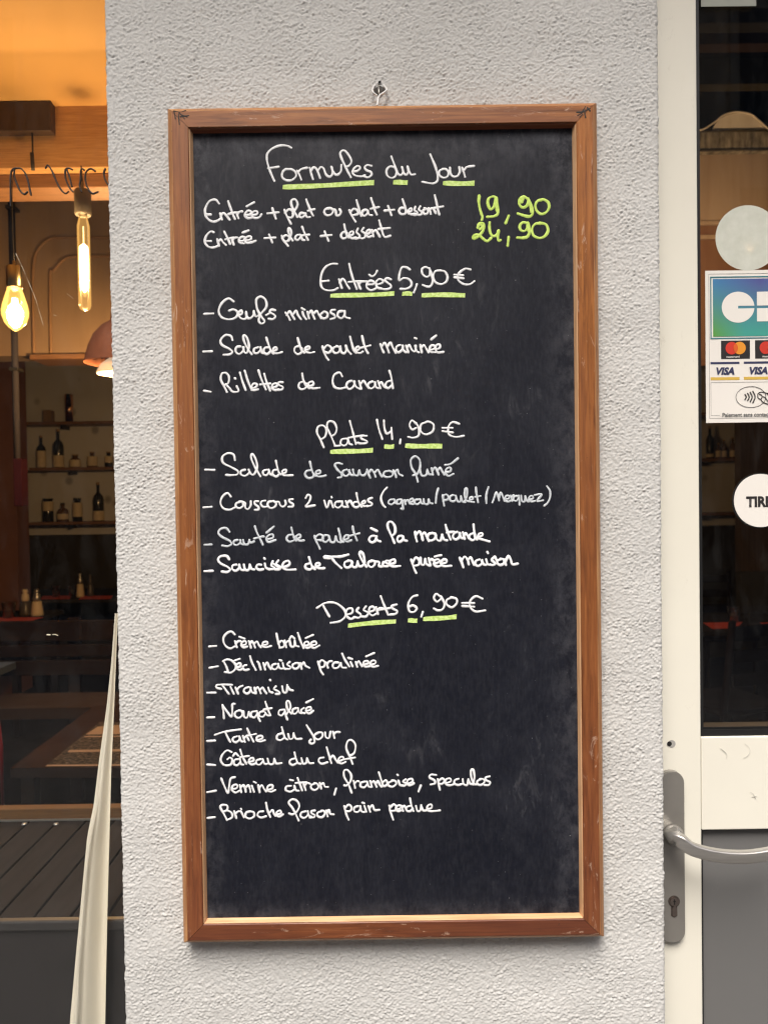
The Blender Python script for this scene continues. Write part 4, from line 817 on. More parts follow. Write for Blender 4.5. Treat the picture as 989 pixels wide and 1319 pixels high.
# suspended tan bulkhead with an arched moulding
BY2 = 2.6; zk0, zk1 = Z_(60, 463, BY2), 3.5
bk = thing('tan_bulkhead', (-1.0, BY2, zk0), 'lamp lit tan wall panel with an arched moulding behind the hanging bulbs', 'wall panel')
mTAN = simple('tan_plaster', (0.32, 0.215, 0.13), (0.25, 0.165, 0.10), 3, 0.8, stretch=(4, 1, 0.6))
m = MB(); m.box(-4.9, X_(300, 460, BY2), BY2, BY2+0.15, zk0+0.02, zk1); m.build('panel_face', mTAN, bk)
m = MB(); m.bbox(X_(42, 460, BY2), X_(300, 460, BY2), BY2-0.03, BY2+0.16, zk0-0.004, zk0+0.02, 0.003); m.build('lower_lip', mMIDWOOD, bk)
for dx, dy_ in ((0, 0), (22, 24)):
    pts = [(44+dx, 455), (43+dx, 400), (43+dx, 350), (47+dx, 325+dy_), (62+dx, 309+dy_), (85+dx, 306+dy_), (200, 306+dy_)]
    P = smooth_path([tuple(W(a, b_, BY2-0.004)*1000) for a, b_ in pts], 25); m = MB(); m.tube([p/1000 for p in P], 0.007, 8); m.build('arch_moulding', simple('arch_wood', (0.30, 0.17, 0.08), None, 9, 0.5), bk)
# ceiling track box with rod
tb = thing('ceiling_box', tuple(W(30, 140, 0.95)), 'dark brown ceiling box with a thin black rod hanging under the ochre ceiling', 'light track')
a = W(-60, 142, 1.215); b_ = W(66, 168, 1.215); m = MB(); m.bbox(a[0], b_[0], 1.215, 1.2495, b_[2], zc-0.001, 0.003); m.build('box', simple('brown_black', (0.05, 0.028, 0.015), None, 9, 0.5), tb)
m = MB(); a = W(42, 167, 1.23); b_ = W(43, 219, 1.23); m.tube([a, b_], 0.0028, 8); m.tube([W(41.5, 197, 1.23), W(43, 219, 1.23)], 0.0060, 8); m.build('rod', mDARKMETAL, tb)
# pipe
pp = thing('wall_pipe', tuple(W(20, 590, 2.45)), 'grey vertical pipe with brackets at the left edge behind the pear bulb', 'pipe')
xp = X_(19, 430, 2.45); m = MB(); m.tube([(xp, 2.45, Z_(20, 225, 2.45)), (xp, 2.45, Z_(20, 592, 2.45))], 0.0150, 14); m.build('tube', simple('pipe_grey', (0.045, 0.04, 0.046), None, 6, 0.7, spec=0.1), pp)
for yy in (268, 476):
    m = MB(); zz = Z_(19, yy, 2.45); m.bbox(xp-0.021, xp+0.021, 2.43, 2.49, zz-0.008, zz+0.008, 0.002); m.build('bracket', mDARKMETAL, pp)
m = MB(); m.bbox(xp-0.006, xp+0.034, 2.42, 2.48, Z_(20, 652, 2.45), Z_(20, 591, 2.45), 0.003); m.build('valve_box', simple('maroon_box', (0.022, 0.006, 0.008), None, 9, 0.8, spec=0.0), pp)
# red brown column at the left
m = MB(); xe = X_(37, 640, 5.2); m.box(-4.9, xe, 5.0, 5.2, 0.001, 4.0); m.build('wall_column', simple('red_brown_wall', (0.26, 0.125, 0.09), (0.20, 0.095, 0.07), 3, 0.8, spec=0.0), None, label='flat red brown wall column left of the bottle shelves', cat='column')

# ---- hanging bulbs
def bulb_glass(name, col, e):
    m, nt, b = mat(name); nt.nodes.remove(b); out = nt.nodes['Material Output']
    tr = N(nt, 'ShaderNodeBsdfTransparent'); em_ = N(nt, 'ShaderNodeEmission'); em_.inputs[0].default_value = (*col, 1); em_.inputs[1].default_value = e
    lw = N(nt, 'ShaderNodeLayerWeight'); lw.inputs[0].default_value = 0.35
    gl = N(nt, 'ShaderNodeBsdfGlossy'); gl.inputs['Roughness'].default_value = 0.05
    mx = N(nt, 'ShaderNodeMixShader'); nt.links.new(lw.outputs['Fresnel'], mx.inputs[0]); nt.links.new(tr.outputs[0], mx.inputs[1]); nt.links.new(gl.outputs[0], mx.inputs[2])
    ad = N(nt, 'ShaderNodeAddShader'); nt.links.new(mx.outputs[0], ad.inputs[0]); nt.links.new(em_.outputs[0], ad.inputs[1]); nt.links.new(ad.outputs[0], out.inputs[0]); m.cycles.emission_sampling = 'NONE'; return m
mBULB = bulb_glass('amber_bulb_glass', (1.0, 0.52, 0.10), 0.28); mTUBEG = bulb_glass('amber_tube_glass', (1.0, 0.5, 0.12), 0.10)
mFIL = emis('glowing_filament', (1.0, 0.62, 0.22), 14.0); mFIL2 = emis('glow_column', (1.0, 0.60, 0.20), 7.0)
def lamp(name, loc, watts, parent, r=0.03, col=(1.0, 0.58, 0.24)):
    l = bpy.data.lights.new(name, 'POINT'); l.energy = watts; l.shadow_soft_size = r; l.color = col
    o = bpy.data.objects.new(name, l); COL.objects.link(o); o.location = loc; o.parent = parent; o.matrix_parent_inverse = parent.matrix_world.inverted(); return o
Yb = 1.18; d_ = (Yb+1.03)/F_PX
c_ = W(20.5, 427, Yb)          # tip of pear bulb
pb = thing('pear_bulb_lamp', tuple(c_), 'lit pear shaped filament bulb hanging on a cord at the left edge', 'hanging lamp', 'hanging filament bulbs')
prof = [(0.3,0),(3,1),(8,5),(13,11),(16,20),(16.4,26),(15,34),(12,44),(9.5,52),(8.5,56)]
m = MB(); m.lathe([(r*d_, z*d_) for r, z in prof], c_, 28); m.build('bulb_glass', mBULB, pb)
m = MB()
for k in range(5):
    a = k*2*math.pi/5
    m.tube([(c_[0]+5*d_*math.cos(a), c_[1]+5*d_*math.sin(a), c_[2]+16*d_), (c_[0]+2.5*d_*math.cos(a+.3), c_[1]+2.5*d_*math.sin(a+.3), c_[2]+42*d_)], 1.1*d_, 6)
m.build('filament', mFIL, pb)
m = MB(); m.lathe([(9.2*d_, 55*d_), (9.6*d_, 57*d_), (9.6*d_, 82*d_), (8.4*d_, 83*d_), (2.2*d_, 84*d_), (1.8*d_, 90*d_)], c_, 28); m.build('socket', simple('brass_socket', (0.42, 0.36, 0.22), (0.2, 0.17, 0.12), 8, 0.3, 1.0, (8, 8, 1)), pb)
m = MB(); m.tube(smooth_path([(c_[0], c_[1], c_[2]+88*d_), W(17, 300, Yb+.01), W(16, 240, Yb+.02), W(20, 216, Yb+.06)], 0.03), 0.0017, 6); m.build('cord', mDARKMETAL, pb)
lamp('bulb_light', (c_[0], c_[1], c_[2]+25*d_), 7.5, pb)
Yb = 1.18; d_ = (Yb+1.03)/F_PX
c_ = W(110, 401, Yb)
tb_ = thing('tube_bulb_lamp', tuple(c_), 'lit long tubular filament bulb in a grey socket hanging beside the pillar', 'hanging lamp', 'hanging filament bulbs')
m = MB(); m.lathe([(0.3*d_,0),(3.5*d_,0.8*d_),(6.3*d_,3*d_),(7.8*d_,8*d_),(7.8*d_,108*d_),(5.5*d_,118*d_),(5*d_,124*d_)], c_, 24); m.build('bulb_glass', mTUBEG, tb_)
m = MB(); m.lathe([(1*d_, 24*d_), (5.4*d_, 30*d_), (6.0*d_, 60*d_), (5.4*d_, 82*d_), (1*d_, 86*d_)], c_, 14); m.build('filament', mFIL2, tb_)
m = MB(); m.tube([(c_[0], c_[1], c_[2]+86*d_), (c_[0], c_[1], c_[2]+108*d_)], 0.8*d_, 6); m.build('stem', emis('dim_stem', (1.0, 0.6, 0.25), 1.5), tb_)
m = MB(); m.lathe([(9*d_, 122*d_), (10.3*d_, 124*d_), (10.3*d_, 152*d_), (9*d_, 154*d_), (2*d_, 155*d_), (1.6*d_, 164*d_)], c_, 28); m.build('socket', simple('grey_socket', (0.16, 0.145, 0.12), None, 12, 0.5), tb_)
m = MB(); m.tube([(c_[0], c_[1], c_[2]+160*d_), W(105, 214, Yb+.06)], 0.0024, 6); m.build('cord', mDARKMETAL, tb_)
lamp('bulb_light', (c_[0], c_[1], c_[2]+58*d_), 7.5, tb_)
# copper pendant
Yb = 2.0; d_ = (Yb+1.03)/F_PX; c_ = W(149, 482, Yb)
cp = thing('copper_pendant', tuple(c_), 'copper pendant lampshade half hidden behind the pillar', 'pendant lamp')
m = MB(); m.lathe([(38*d_, 14*d_), (37*d_, 18*d_), (33*d_, 34*d_), (26*d_, 50*d_), (16*d_, 62*d_), (5*d_, 69*d_), (4*d_, 80*d_)], c_, 40, cap=False); m.build('shade', simple('copper', (0.17, 0.065, 0.035), (0.13, 0.05, 0.028), 20, 0.6, 0.2, spec=0.1), cp)
m = MB(); m.lathe([(22*d_, 0), (23*d_, 2*d_), (18*d_, 12*d_), (5*d_, 22*d_)], c_, 32); m.build('diffuser', emis('warm_diffuser', (1.0, 0.70, 0.45), 0.3), cp)
m = MB(); m.tube([(c_[0], c_[1], c_[2]+79*d_), (c_[0], c_[1], 5.2)], 0.002, 6); m.build('cord', mDARKMETAL, cp)
lamp('pendant_light', (c_[0], c_[1], c_[2]-12*d_), 30.0, cp, 0.05)

# ---- shelves on the back wall
def shelf(py, x0p, x1p, lab):
    t = thing('wall_shelf', (X_(200, py, BWY), BWY, Z_(200, py, BWY)), lab, 'shelf', 'wooden shelves on the back wall')
    m = MB(); zz = Z_(90, py, BWY-0.2); m.bbox(X_(x0p, py, BWY-0.2), X_(x1p, py, BWY-0.2), BWY-0.22, BWY-0.001, zz-0.028, zz, 0.003); m.build('board', mMIDWOOD, t)
    for xb in (x0p+60, x0p+300, x1p-60):
        m = MB(); xx = X_(xb, py, BWY); m.box(xx-0.01, xx+0.01, BWY-0.16, BWY-0.002, zz-0.06, zz-0.029); m.build('bracket', mDARKMETAL, t)
    return zz
z_s1 = shelf(543, 29, 953, 'top wooden shelf on the back wall, holding a copper cup')
z_s2 = shelf(602, 39, 953, 'middle wooden shelf on the back wall with labelled bottles')
z_s3 = shelf(672, 38, 953, 'lowest wooden shelf on the back wall above the dark wainscot')
mLAB = simple('cream_label', (0.80, 0.66, 0.45), (0.70, 0.56, 0.37), 30, 0.7); mDG = simple('dark_bottle_glass', (0.03, 0.028, 0.02), None, 9, 0.15); mCORK = simple('cork', (0.45, 0.28, 0.13), None, 40, 0.8)
mAMB = simple('amber_bottle_glass', (0.16, 0.08, 0.025), None, 9, 0.2)
Yo = BWY-0.11; dd = (Yo+1.03)/F_PX
def bottle(px, zz, h, r, l0, l1, neck, lab, glass=mDG, cap=mCORK, cat='bottle', group=None):
    x = X_(px, 600, Yo); t = thing('bottle' if cat == 'bottle' else cat, (x, Yo, zz), lab, cat, group)
    R_ = r*dd; Hh = h*dd; nk = neck*R_
    m = MB(); m.lathe([(R_*0.95, 0), (R_, 0.004), (R_, Hh*0.55), (R_*0.85, Hh*0.64), (nk, Hh*0.74), (nk, Hh*0.93)], (x, Yo, zz+0.0005), 18); m.build('body', glass, t)
    m = MB(); m.lathe([(R_*1.03, l0*dd), (R_*1.03, l1*dd)], (x, Yo, zz), 18, cap=False); m.build('paper_label', mLAB, t)
    m = MB(); m.lathe([(nk*1.15, Hh*0.93), (nk*1.15, Hh)], (x, Yo, zz), 12); m.build('stopper', cap, t)
bottle(54, z_s2, 42, 5.6, 1, 22, 0.30, 'slim labelled bottle, leftmost on the middle shelf')
bottle(76, z_s2, 50, 6.6, 1, 16, 0.28, 'tall bottle with a square cream label, second on the middle shelf')
bottle(97.5, z_s2, 17, 7.0, 1, 10, 0.5, 'squat honey coloured jar in the centre of the middle shelf', mAMB, mCORK, 'jar')
bottle(119.5, z_s2, 20, 6.3, 2, 14, 0.4, 'round faceted small bottle near the right of the middle shelf', mAMB)
bottle(140.5, z_s2, 20, 5, 6, 14, 0.5, 'little dark bottle touching the pillar edge on the middle shelf')
bottle(61, z_s3, 30, 6.6, 14, 26, 0.85, 'straight glass carafe with a cream band, leftmost on the lowest shelf', mDG, mDG, 'carafe')
bottle(80, z_s3, 24, 7.0, 3, 10, 0.35, 'small amber decanter between carafe and labelled bottle on the lowest shelf', mAMB, mDG, 'decanter')
bottle(99, z_s3, 30, 6.0, 6, 24, 0.7, 'broad bottle with a tall cream label on the lowest shelf', mDG, mDG)
bottle(126, z_s3, 50, 6.8, 1, 13, 0.28, 'tall necked bottle with cork, rightmost on the lowest shelf')
for px, h_, lab in ((925, 20, 'small copper toned bottle seen through the door glass on the shelf'), (932, 24, 'middle of the bottles seen through the door glass'), (943, 27, 'tallest bottle at the shelf end seen through the door glass')):
    bottle(px, z_s2, h_, 3.6, 2, 10, 0.4, lab, mAMB, mCORK)
bottle(914, z_s2, 42, 5.0, 2, 6, 0.35, 'dark tall bottle near the door edge on the shelf')
x = X_(89.5, 530, Yo); m = MB(); m.lathe([(4.6*dd, 0), (5.2*dd, 36*dd), (4.9*dd, 36*dd), (4.3*dd, 1*dd)], (x, Yo, z_s1+0.0005), 24)
m.build('copper_cup', simple('polished_copper', (0.85, 0.45, 0.22), (0.75, 0.35, 0.15), 5, 0.12, 1.0), None, label='tall polished copper cup shining on the top shelf', cat='cup')
x = X_(63, 530, Yo); m = MB(); m.bbox(x-5*dd, x+5.5*dd, Yo-0.04, Yo+0.04, z_s1+0.0005, z_s1+16*dd, 0.005)
o = m.build('wooden_box', simple('tan_box', (0.33, 0.2, 0.1), None, 9, 0.7), None, label='small tan wooden box on the top shelf', cat='box')

# ---- tables
def table(name, x0, x1, y0, y1, z, lab, mt, leg=True):
    t = thing(name, ((x0+x1)/2, (y0+y1)/2, 0), lab, 'table')
    m = MB(); m.bbox(x0, x1, y0, y1, z-0.03, z, 0.003); m.build('table_top', mt, t)
    for lx in (x0+0.05, x1-0.05):
        for ly in (y0+0.05, y1-0.05):
            m = MB(); m.box(lx-0.022, lx+0.022, ly-0.022, ly+0.022, 0.0005, z-0.0305); m.build('leg', mDARKWOOD, t)
    return t
mTT = simple('dark_table_top', (0.04, 0.034, 0.028), (0.028, 0.024, 0.02), 6, 0.7, spec=0.02); mREDM = simple('red_mat_cloth', (0.80, 0.10, 0.04), (0.7, 0.07, 0.03), 12, 0.8)
ZT = 0.75
a = H(0, 801, ZT); b_ = H(75, 788, ZT)
table('dining_table', -3.3, b_[0], a[1]-0.15, b_[1]+0.1, ZT, 'dark dining table with salt and pepper mills at the left edge', mTT)
ya = a[1]
m = MB(); p0, p1, p2, p3 = H(-30, 804, ZT+.002), H(28, 803, ZT+.002), H(57, 795, ZT+.002), H(-20, 795, ZT+.002)
for P4 in ([p0, p1, p2, p3],): m.quad(P4); m.quad([(x, y, z-0.0015) for x, y, z in reversed(P4)])
m.build('placemat', mREDM, None, label='bright red placemat on the near left dining table', cat='placemat', group='red placemats')
def shaker(px, py, h, r, mt1, mt2, lab, cat):
    p = H(px, py, ZT); k = (p[1]+1.03)/F_PX; t = thing(cat.replace(' ', '_'), tuple(p+np.array([0, 0, 0.0005])), lab, cat)
    m = MB(); m.lathe([(r*k, 0), (r*0.95*k, h*0.1*k), (r*0.72*k, h*0.52*k), (r*0.6*k, h*0.55*k)], (p[0], p[1], ZT+0.001), 18); m.build('body', mt1, t)
    m = MB(); m.lathe([(r*0.55*k, h*0.55*k), (r*0.6*k, h*0.62*k), (r*0.5*k, h*0.8*k), (r*0.3*k, h*0.84*k), (r*0.42*k, h*0.9*k), (r*0.36*k, h*k)], (p[0], p[1], ZT+0.001), 18); m.build('head', mt2, t)
mIV = simple('ivory', (0.85, 0.68, 0.45), None, 9, 0.5); mDK = simple('dark_olive_glass', (0.09, 0.07, 0.045), None, 9, 0.3)
shaker(33.5, 793, 34, 8.5, mDK, mIV, 'dark pepper mill with an ivory collar on the left table', 'pepper mill')
shaker(48.5, 793, 34, 8, mIV, mSTEEL, 'ivory salt shaker with a metal knob on the left table', 'salt shaker')
mCLEAR = glass_pane('drinking_glass', 2.5, (0.9, 0.88, 0.84), 0.05)
def tumbler(px, py, h, r, lab, z=ZT):
    p = H(px, py, z); k = (p[1]+1.03)/F_PX
    m = MB(); m.lathe([(r*0.7*k, 0), (r*0.75*k, 0.5*k), (r*k, h*k), (r*0.94*k, h*k), (r*0.66*k, 1*k)], (p[0], p[1], z+0.003), 18)
    m.build('drinking_glass', mCLEAR, None, label=lab, cat='glass', group='drinking glasses')
tumbler(12, 796, 20, 9, 'drinking glass on the red mat at the far left edge')
c0 = H(120, 764, ZT)
table('dining_table', X_(-60, 768, c0[1]), X_(360, 768, c0[1]), c0[1]-0.4, c0[1]+0.35, ZT, 'farther dining table below the shelves with a bottle on it', mTT)
for a_, b2, lab in ((52, 90, 'dull red placemat under the two glasses on the farther table'), (102, 143, 'dull red placemat by the bottle on the farther table')):
    m = MB(); P4 = [H(a_, 772, ZT+.002), H(b2, 771.5, ZT+.002), H(b2+3, 767, ZT+.002), H(a_+4, 767.5, ZT+.002)]; m.quad(P4); m.quad([(x, y, z-0.0015) for x, y, z in reversed(P4)])
    m.build('placemat', mREDM, None, label=lab, cat='placemat', group='red placemats')
tumbler(73, 769, 14, 6, 'drinking glass left of the other on the farther table'); tumbler(94, 769, 14, 5.5, 'drinking glass right beside the bottle on the farther table')
shaker(104, 769, 31, 5.2, mIV, mSTEEL, 'ivory bottle with a round stopper on the farther table', 'table bottle')
shaker(117, 768, 28, 4, mDK, mDK, 'dark slim bottle behind the ivory one on the farther table', 'slim bottle')
# dark slatted bench with blue grey table in front of it
bn = thing('slatted_bench', tuple(H(80, 860, 0.45)), 'dark wooden bench with horizontal back slats behind the glass', 'bench')
Yn = 2.75
for k, (ya_, yb_) in enumerate(((800, 826), (831, 846), (851, 870), (894, 908))):
    m = MB(); m.bbox(-3.3, X_(420, 850, Yn), Yn-(0.25 if k == 3 else 0), Yn+0.03, Z_(80, yb_, Yn), Z_(80, ya_, Yn), 0.003); m.build('slat', mDARKWOOD if k < 3 else mMIDWOOD if False else wood('bench_wood', 'x', [(0.02,0.011,0.006),(0.035,0.02,0.01),(0.045,0.026,0.014),(0.03,0.016,0.008)], False, 0.8, spec=0.03), bn)
for px in (-40, 95, 300):
    m = MB(); xx = X_(px, 850, Yn+.03); m.box(xx-0.03, xx+0.03, Yn+0.031, Yn+0.07, 0.001, Z_(80, 798, Yn)); m.build('post', mDARKWOOD, bn)
ty = 0.74
P4 = [H(46, 842, ty), H(-80, 842, ty), H(-80, 905, ty), H(-2, 862, ty)]
m = MB(); b0 = len(m.v); m.v += [tuple(p) for p in P4]+[(p[0], p[1], p[2]-0.035) for p in P4]; m.f += [(0,1,2,3), (7,6,5,4)]+[(i_, i_+4, (i_+1) % 4+4, (i_+1) % 4) for i_ in range(4)]; m.smooth += [False]*6
bt = thing('blue_grey_table', tuple(P4[1]*[1, 1, 0]), 'table with a blue grey top, its corner at the left edge', 'table')
m.build('table_top', simple('blue_grey_top', (0.05, 0.06, 0.075), None, 6, 0.8, spec=0.0), bt)
cxm = sum(p[0] for p in P4)/4; cym = sum(p[1] for p in P4)/4; m = MB(); m.tube([(cxm, cym, 0.001), (cxm, cym, ty-0.036)], 0.03, 12); m.build('pedestal', mDARKMETAL, bt)
# menu table near the window
mtab = thing('menu_table', tuple(H(120, 960, 0.0)*[1, 1, 0]), 'dark wooden table just inside the window carrying a printed menu', 'table')
P4 = [H(14, 989, ZT), H(330, 989, ZT), H(330, 909, ZT), H(122, 909, ZT)]
m = MB(); m.v += [tuple(p) for p in P4]+[(p[0], p[1], p[2]-0.03) for p in P4]; m.f += [(0,1,2,3), (7,6,5,4)]+[(i_, i_+4, (i_+1) % 4+4, (i_+1) % 4) for i_ in range(4)]; m.smooth += [False]*6
m.build('table_top', simple('brown_table_top', (0.022, 0.012, 0.007), (0.015, 0.008, 0.005), 7, 0.8, spec=0.0), mtab)
for p in P4:
    cx_ = sum(p_[0] for p_ in P4)/4; cy_ = sum(p_[1] for p_ in P4)/4; lx, ly = p[0]*0.88+cx_*0.12, p[1]*0.88+cy_*0.12
    m = MB(); m.box(lx-0.02, lx+0.02, ly-0.02, ly+0.02, 0.001, ZT-0.031); m.build('leg', mDARKWOOD, mtab)
mn = thing('printed_menu', tuple(H(90, 975, ZT)), 'large brown printed menu sheet with pale heading bands lying on the table', 'menu')
def hq(name, pts, dz, mt): 
    m = MB(); m.quad([H(a, b_, ZT+dz) for a, b_ in pts]); m.quad([H(a, b_, ZT+dz-0.0004) for a, b_ in reversed(pts)]); return m.build(name, mt, mn)
mKRAFT, nt, b = mat('menu_print'); b.inputs['Specular IOR Level'].default_value = 0.0; tx_ = noise(nt, 130, 2, 0.5, (0.6, 3, 1))
nt.links.new(ramp(nt, tx_, [(0.52, (0.02, 0.016, 0.012)), (0.62, (0.12, 0.09, 0.06))]), b.inputs['Base Color']); b.inputs['Roughness'].default_value = 0.7
xl_ = lambda y: 60+(985-y)*(75/60.0)
hq('sheet', [(xl_(985), 985.5), (200, 985.5), (200, 930), (xl_(930), 930)], 0.0025, mKRAFT)
mPALE = simple('pale_print', (0.26, 0.18, 0.125), None, 9, 0.9, spec=0.0)
hq('white_edge', [(xl_(986), 987), (200, 986), (200, 984.3), (xl_(985)+2, 985)], 0.0032, mPALE)
hq('heading_band', [(xl_(968)+6, 969), (200, 967), (200, 964), (xl_(966)+6, 966)], 0.0034, mPALE)
hq('heading_band', [(xl_(946)+2, 946), (200, 945), (200, 930), (xl_(932), 936)], 0.0034, mPALE)
hq('heading_band', [(xl_(949)+4, 949.5), (200, 948.6), (200, 947.3), (xl_(949)+4, 948)], 0.0034, mPALE)
# red chair leg by the left edge
m = MB(); m.tube([W(-6, 900, 1.5), W(2, 960, 1.5), W(4, 1040, 1.5)], 0.006, 8)
m.build('chair_leg', simple('red_steel', (0.25, 0.01, 0.012), None, 9, 0.4), None, label='dark red steel chair leg at the left edge below the tables', cat='chair')

# window ledge of dark planks
ZL = float(W(100, 1180, 0.135)[2])
lg = thing('window_ledge', (-0.8, 0.3, ZL-0.03), 'dark plank ledge inside the shop window with a brown wooden back strip', 'ledge')
mPLK = simple('ledge_plank', (0.026, 0.0215, 0.019), (0.018, 0.015, 0.013), 14, 0.9, spec=0.03, stretch=(6, 0.5, 1))
yb = float(H(60, 1057, ZL)[1]); xk = X_(232, 1180, 0.135); wdt = 0.0585
plank = None
for k in range(26):
    x1 = xk-k*wdt; m = MB()
    if plank is None:
        m.bbox(-wdt+0.004, 0, 0, yb-0.135, -0.022, 0, 0.0015); plank = m.mesh('plank')
    link(plank, 'plank', mPLK, lg).location = (0, 0, 0)
    o = [c for c in lg.children if c.name.startswith('plank')][-1]
    o.matrix_parent_inverse = Matrix.Identity(4); o.location = Vector((x1, 0.135, ZL))-Vector(lg.location)
m = MB(); m.box(-3.1, xk+0.01, 0.140, yb, ZL-0.035, ZL-0.0225); m.build('under_board', mHOLE, lg)
m = MB(); m.bbox(-3.1, xk+0.01, 0.121, 0.1345, ZL-0.016, ZL+0.0005, 0.003); m.build('front_lip', simple('lip_grey', (0.032, 0.029, 0.028), None, 9, 0.5), lg)
m = MB(); m.box(-3.1, xk+0.01, 0.128, 0.1395, 0.41, ZL-0.0165); m.build('front_board', simple('charcoal_board', (0.020, 0.017, 0.017), (0.016, 0.014, 0.014), 5, 0.5), lg)
zs_ = Z_(60, 1039, yb+0.012); m = MB(); m.bbox(-3.1, xk+0.01, yb+0.001, yb+0.025, ZL-0.04, zs_, 0.002); m.build('back_strip', wood('strip_wood', 'x', [(0.09,0.045,0.018),(0.14,0.075,0.03),(0.19,0.105,0.045),(0.12,0.06,0.025)], False, 0.7, spec=0.1), lg)
m = MB(); m.box(-3.1, xk+0.01, yb-0.004, yb+0.0005, ZL+0.0006, ZL+0.0035); m.build('metal_edge', mSTEEL, lg)
for px in (32, 73):
    p = H(px, 1062, ZL); m = MB(); m.lathe([(0.0055, 0), (0.005, 0.002), (0.002, 0.003)], (p[0], p[1], ZL+0.0004), 14); m.build('screw_head', mSTEEL, lg)

# ---- seen through the door glass
arch = thing('arched_fanlight', tuple(W(950, 190, 3.0)), 'white arched fanlight above a weathered grey ledge seen through the door', 'window')
Ya = 3.0
m = MB(); pts = [(917, 168), (922, 158), (932, 150), (945, 146), (955, 146), (968, 149), (978, 157), (988, 168)]
P = smooth_path(pts, 2); P = [W(p[0], p[1], Ya) for p in P]; m.plate([(p[0], p[2]) for p in P], Ya, Ya+0.02); m.build('pane', simple('pale_pane', (0.92, 0.90, 0.88), (0.70, 0.66, 0.64), 3, 0.8, stretch=(3, 1, 1)), arch)
m = MB(); P = smooth_path([(900, 168), (908, 165)]+[(a-1, b_-1.5) for a, b_ in pts[1:-1]]+[(991, 168)], 3); m.tube([W(p[0], p[1], Ya-0.01) for p in P], 0.005, 8); m.build('arch_frame', simple('pale_frame', (0.8, 0.76, 0.74), None, 9, 0.6), arch)
m = MB(); a = W(880, 170, Ya); b_ = W(1080, 192, Ya); m.bbox(a[0], b_[0], Ya-0.004, Ya+0.05, b_[2], a[2], 0.003); m.build('ledge', simple('weathered_ledge', (0.36, 0.34, 0.30), (0.05, 0.045, 0.04), 14, 0.8, stretch=(2.5, 1, 0.8)), arch)
for yy in (169.5, 194):
    m = MB(); a = W(880, yy, Ya-.006); b_ = W(1080, yy, Ya-.006); m.tube([a, (b_[0], a[1], a[2])], 0.006, 8); m.build('ledge_moulding', mDARKMETAL, arch)
br = thing('brown_wall_panel', tuple(W(950, 540, 3.1)), 'pinkish brown wall panel with a moulding seen through the door glass', 'wall panel')
mBRN = simple('pink_brown_plaster', (0.42, 0.34, 0.29), (0.35, 0.27, 0.225), 4, 0.7, stretch=(5, 1, 0.5)); mBRN2 = simple('red_brown_plaster', (0.22, 0.12, 0.08), (0.18, 0.09, 0.06), 4, 0.7, stretch=(5, 1, 0.5))
xa = X_(880, 300, 3.1); xb = X_(1250, 300, 3.1)
m = MB(); m.box(xa, xb, 3.1, 3.15, Z_(950, 284, 3.1), Z_(950, 194, 3.1)); m.build('upper_field', mBRN, br)
m = MB(); m.box(xa, xb, 3.11, 3.15, Z_(950, 470, 3.1), Z_(950, 284.5, 3.1)); m.build('lower_field', mBRN2, br)
for yy in (286, 304):
    m = MB(); zz = Z_(950, yy, 3.1); m.bbox(xa, xb, 3.08, 3.1, zz-0.02, zz+0.003, 0.003); m.build('moulding', mBRN, br)
m = MB(); m.box(xa-0.3, xb, 3.16, 3.3, Z_(950, 194, 3.1), 5.19); m.build('dark_bulkhead', simple('near_black', (0.005, 0.0045, 0.004), None, 5, 0.95, spec=0.03), None, label='near black bulkhead above the brown panel behind the door', cat='wall panel')
for k, (ya_, yb_, cc) in enumerate(((12, 29, (0.02, 0.02, 0.022)), (30, 56, (0.022, 0.012, 0.011)), (74, 108, (0.016, 0.014, 0.008)))):
    m = MB(); Yk = 1.55+0.25*k; m.bbox(X_(885, 50, Yk), X_(1200, 50, Yk), Yk, Yk+0.06, Z_(945, yb_, Yk), Z_(945, ya_, Yk), 0.004)
    m.build('ceiling_beam', simple('beam_dark%s' % 'abc'[k], cc, None, 6, 0.9, spec=0.05), None, label=('grey black', 'reddish black', 'olive black')[k]+' ceiling beam seen through the top of the door glass', cat='beam')
# grey timber wall and its posts, right
m = MB(); m.box(X_(953, 600, 5.0), X_(1250, 600, 5.0), 5.0, 5.1, 0.9, 2.6); m.build('timber_partition', simple('grey_brown_boards', (0.16, 0.115, 0.09), (0.09, 0.065, 0.05), 7, 0.6, stretch=(8, 1, 0.3)), None, label='grey brown timber partition behind the TIREZ sign', cat='partition')
wl = thing('added_wall_lamp', tuple(W(966, 312, 3.05)), 'added wall lamp behind the round translucent sticker, lighting the brown wall panel', 'wall lamp')  # lamp added to light the brown panel; only faint sparkles suggest it
cw = W(966, 312, 2.45)
m = MB(); ce = W(968, 314, 3.099); m.tube([ce, (cw[0], 2.49, cw[2])], 0.006, 8); m.build('arm', mDARKMETAL, wl)
m = MB(); m.lathe([(0.001, -0.045), (0.018, -0.038), (0.028, -0.015), (0.026, 0.01), (0.012, 0.035), (0.001, 0.04)], tuple(cw), 20, cap=False); m.build('bulb_glass', mBULB, wl)
m = MB(); m.lathe([(0.004, -0.02), (0.004, 0.02)], tuple(cw), 8); m.build('filament', mFIL, wl)
lamp('bulb_light', tuple(cw), 9.0, wl)
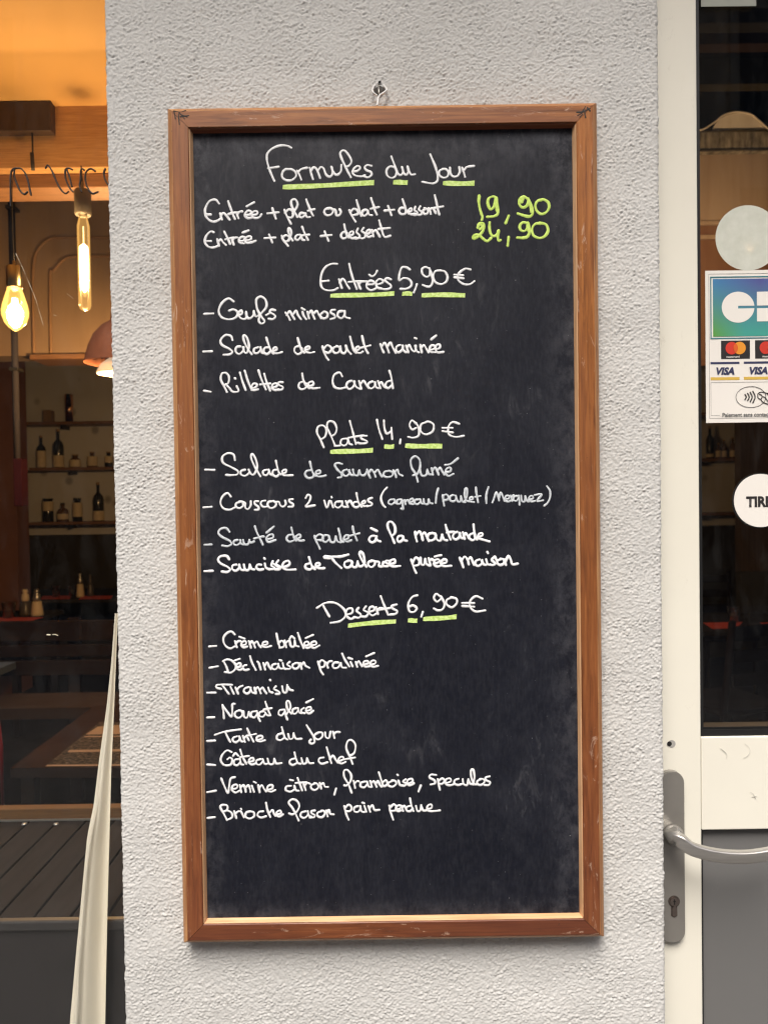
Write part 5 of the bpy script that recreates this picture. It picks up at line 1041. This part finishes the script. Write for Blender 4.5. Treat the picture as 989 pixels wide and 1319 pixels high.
# table with red mats behind the door
c1 = H(935, 807, ZT)
table('dining_table', X_(880, 807, c1[1]), X_(1250, 807, c1[1]), c1[1]-0.15, c1[1]+0.5, ZT, 'dark dining table laid with red mats behind the door glass', mTT)
for a_, b2, lab in ((905, 956, 'red placemat with a glass on the table behind the door'), (978, 1040, 'red placemat cut by the right edge on the table behind the door')):
    m = MB(); P4 = [H(a_+12, 810, ZT+.002), H(b2-8, 809, ZT+.002), H(b2, 801, ZT+.002), H(a_, 802, ZT+.002)]; m.quad(P4); m.quad([(x, y, z-0.0015) for x, y, z in reversed(P4)])
    m.build('placemat', mREDM, None, label=lab, cat='placemat', group='red placemats')
tumbler(944, 802, 20, 8, 'drinking glass on the red mat behind the door')
def chair(x, y, lab, rz):
    t = thing('dining_chair', (x, y, 0), lab, 'chair', 'dark dining chairs')
    R_ = Matrix.Rotation(rz, 4, 'Z')
    def pt(m, nm):
        m.v = [tuple(Vector((x, y, 0))+R_ @ Vector(v)) for v in m.v]; m.build(nm, mDARKWOOD, t)
    m = MB(); m.bbox(-0.21, 0.21, -0.2, 0.2, 0.43, 0.46, 0.008); pt(m, 'seat')
    for sx in (-1, 1):
        m = MB(); m.tube([(sx*0.18, -0.22, 0.001), (sx*0.18, -0.19, 0.45), (sx*0.18, -0.25, 0.92)], 0.018, 8); pt(m, 'back_leg')
        m = MB(); m.tube([(sx*0.18, 0.18, 0.001), (sx*0.18, 0.17, 0.43)], 0.018, 8); pt(m, 'front_leg')
    for z_ in (0.86, 0.74, 0.62):
        m = MB(); m.box(-0.165, 0.165, -0.245, -0.225, z_-0.03, z_+0.03); pt(m, 'back_slat')
p = H(935, 830, 0.75); chair(p[0], 2.9, 'dark wooden chair standing before the table behind the door', 0.3)
chair(H(980, 760, 0.9)[0]+0.1, 4.75, 'dark wooden chair behind the table with red mats', math.pi)
chair(-1.35, 3.6, 'dark wooden chair beside the left tables', 2.6)
# planter silhouette by the door
m = MB(); m.box(X_(953, 745, 4.9), X_(1200, 745, 4.9), 4.9, 4.98, 0.5, Z_(970, 737, 4.9)); m.build('banquette_back', simple('charcoal_fabric', (0.06, 0.062, 0.068), None, 6, 0.8), None, label='charcoal upholstered banquette back below the timber partition', cat='bench')
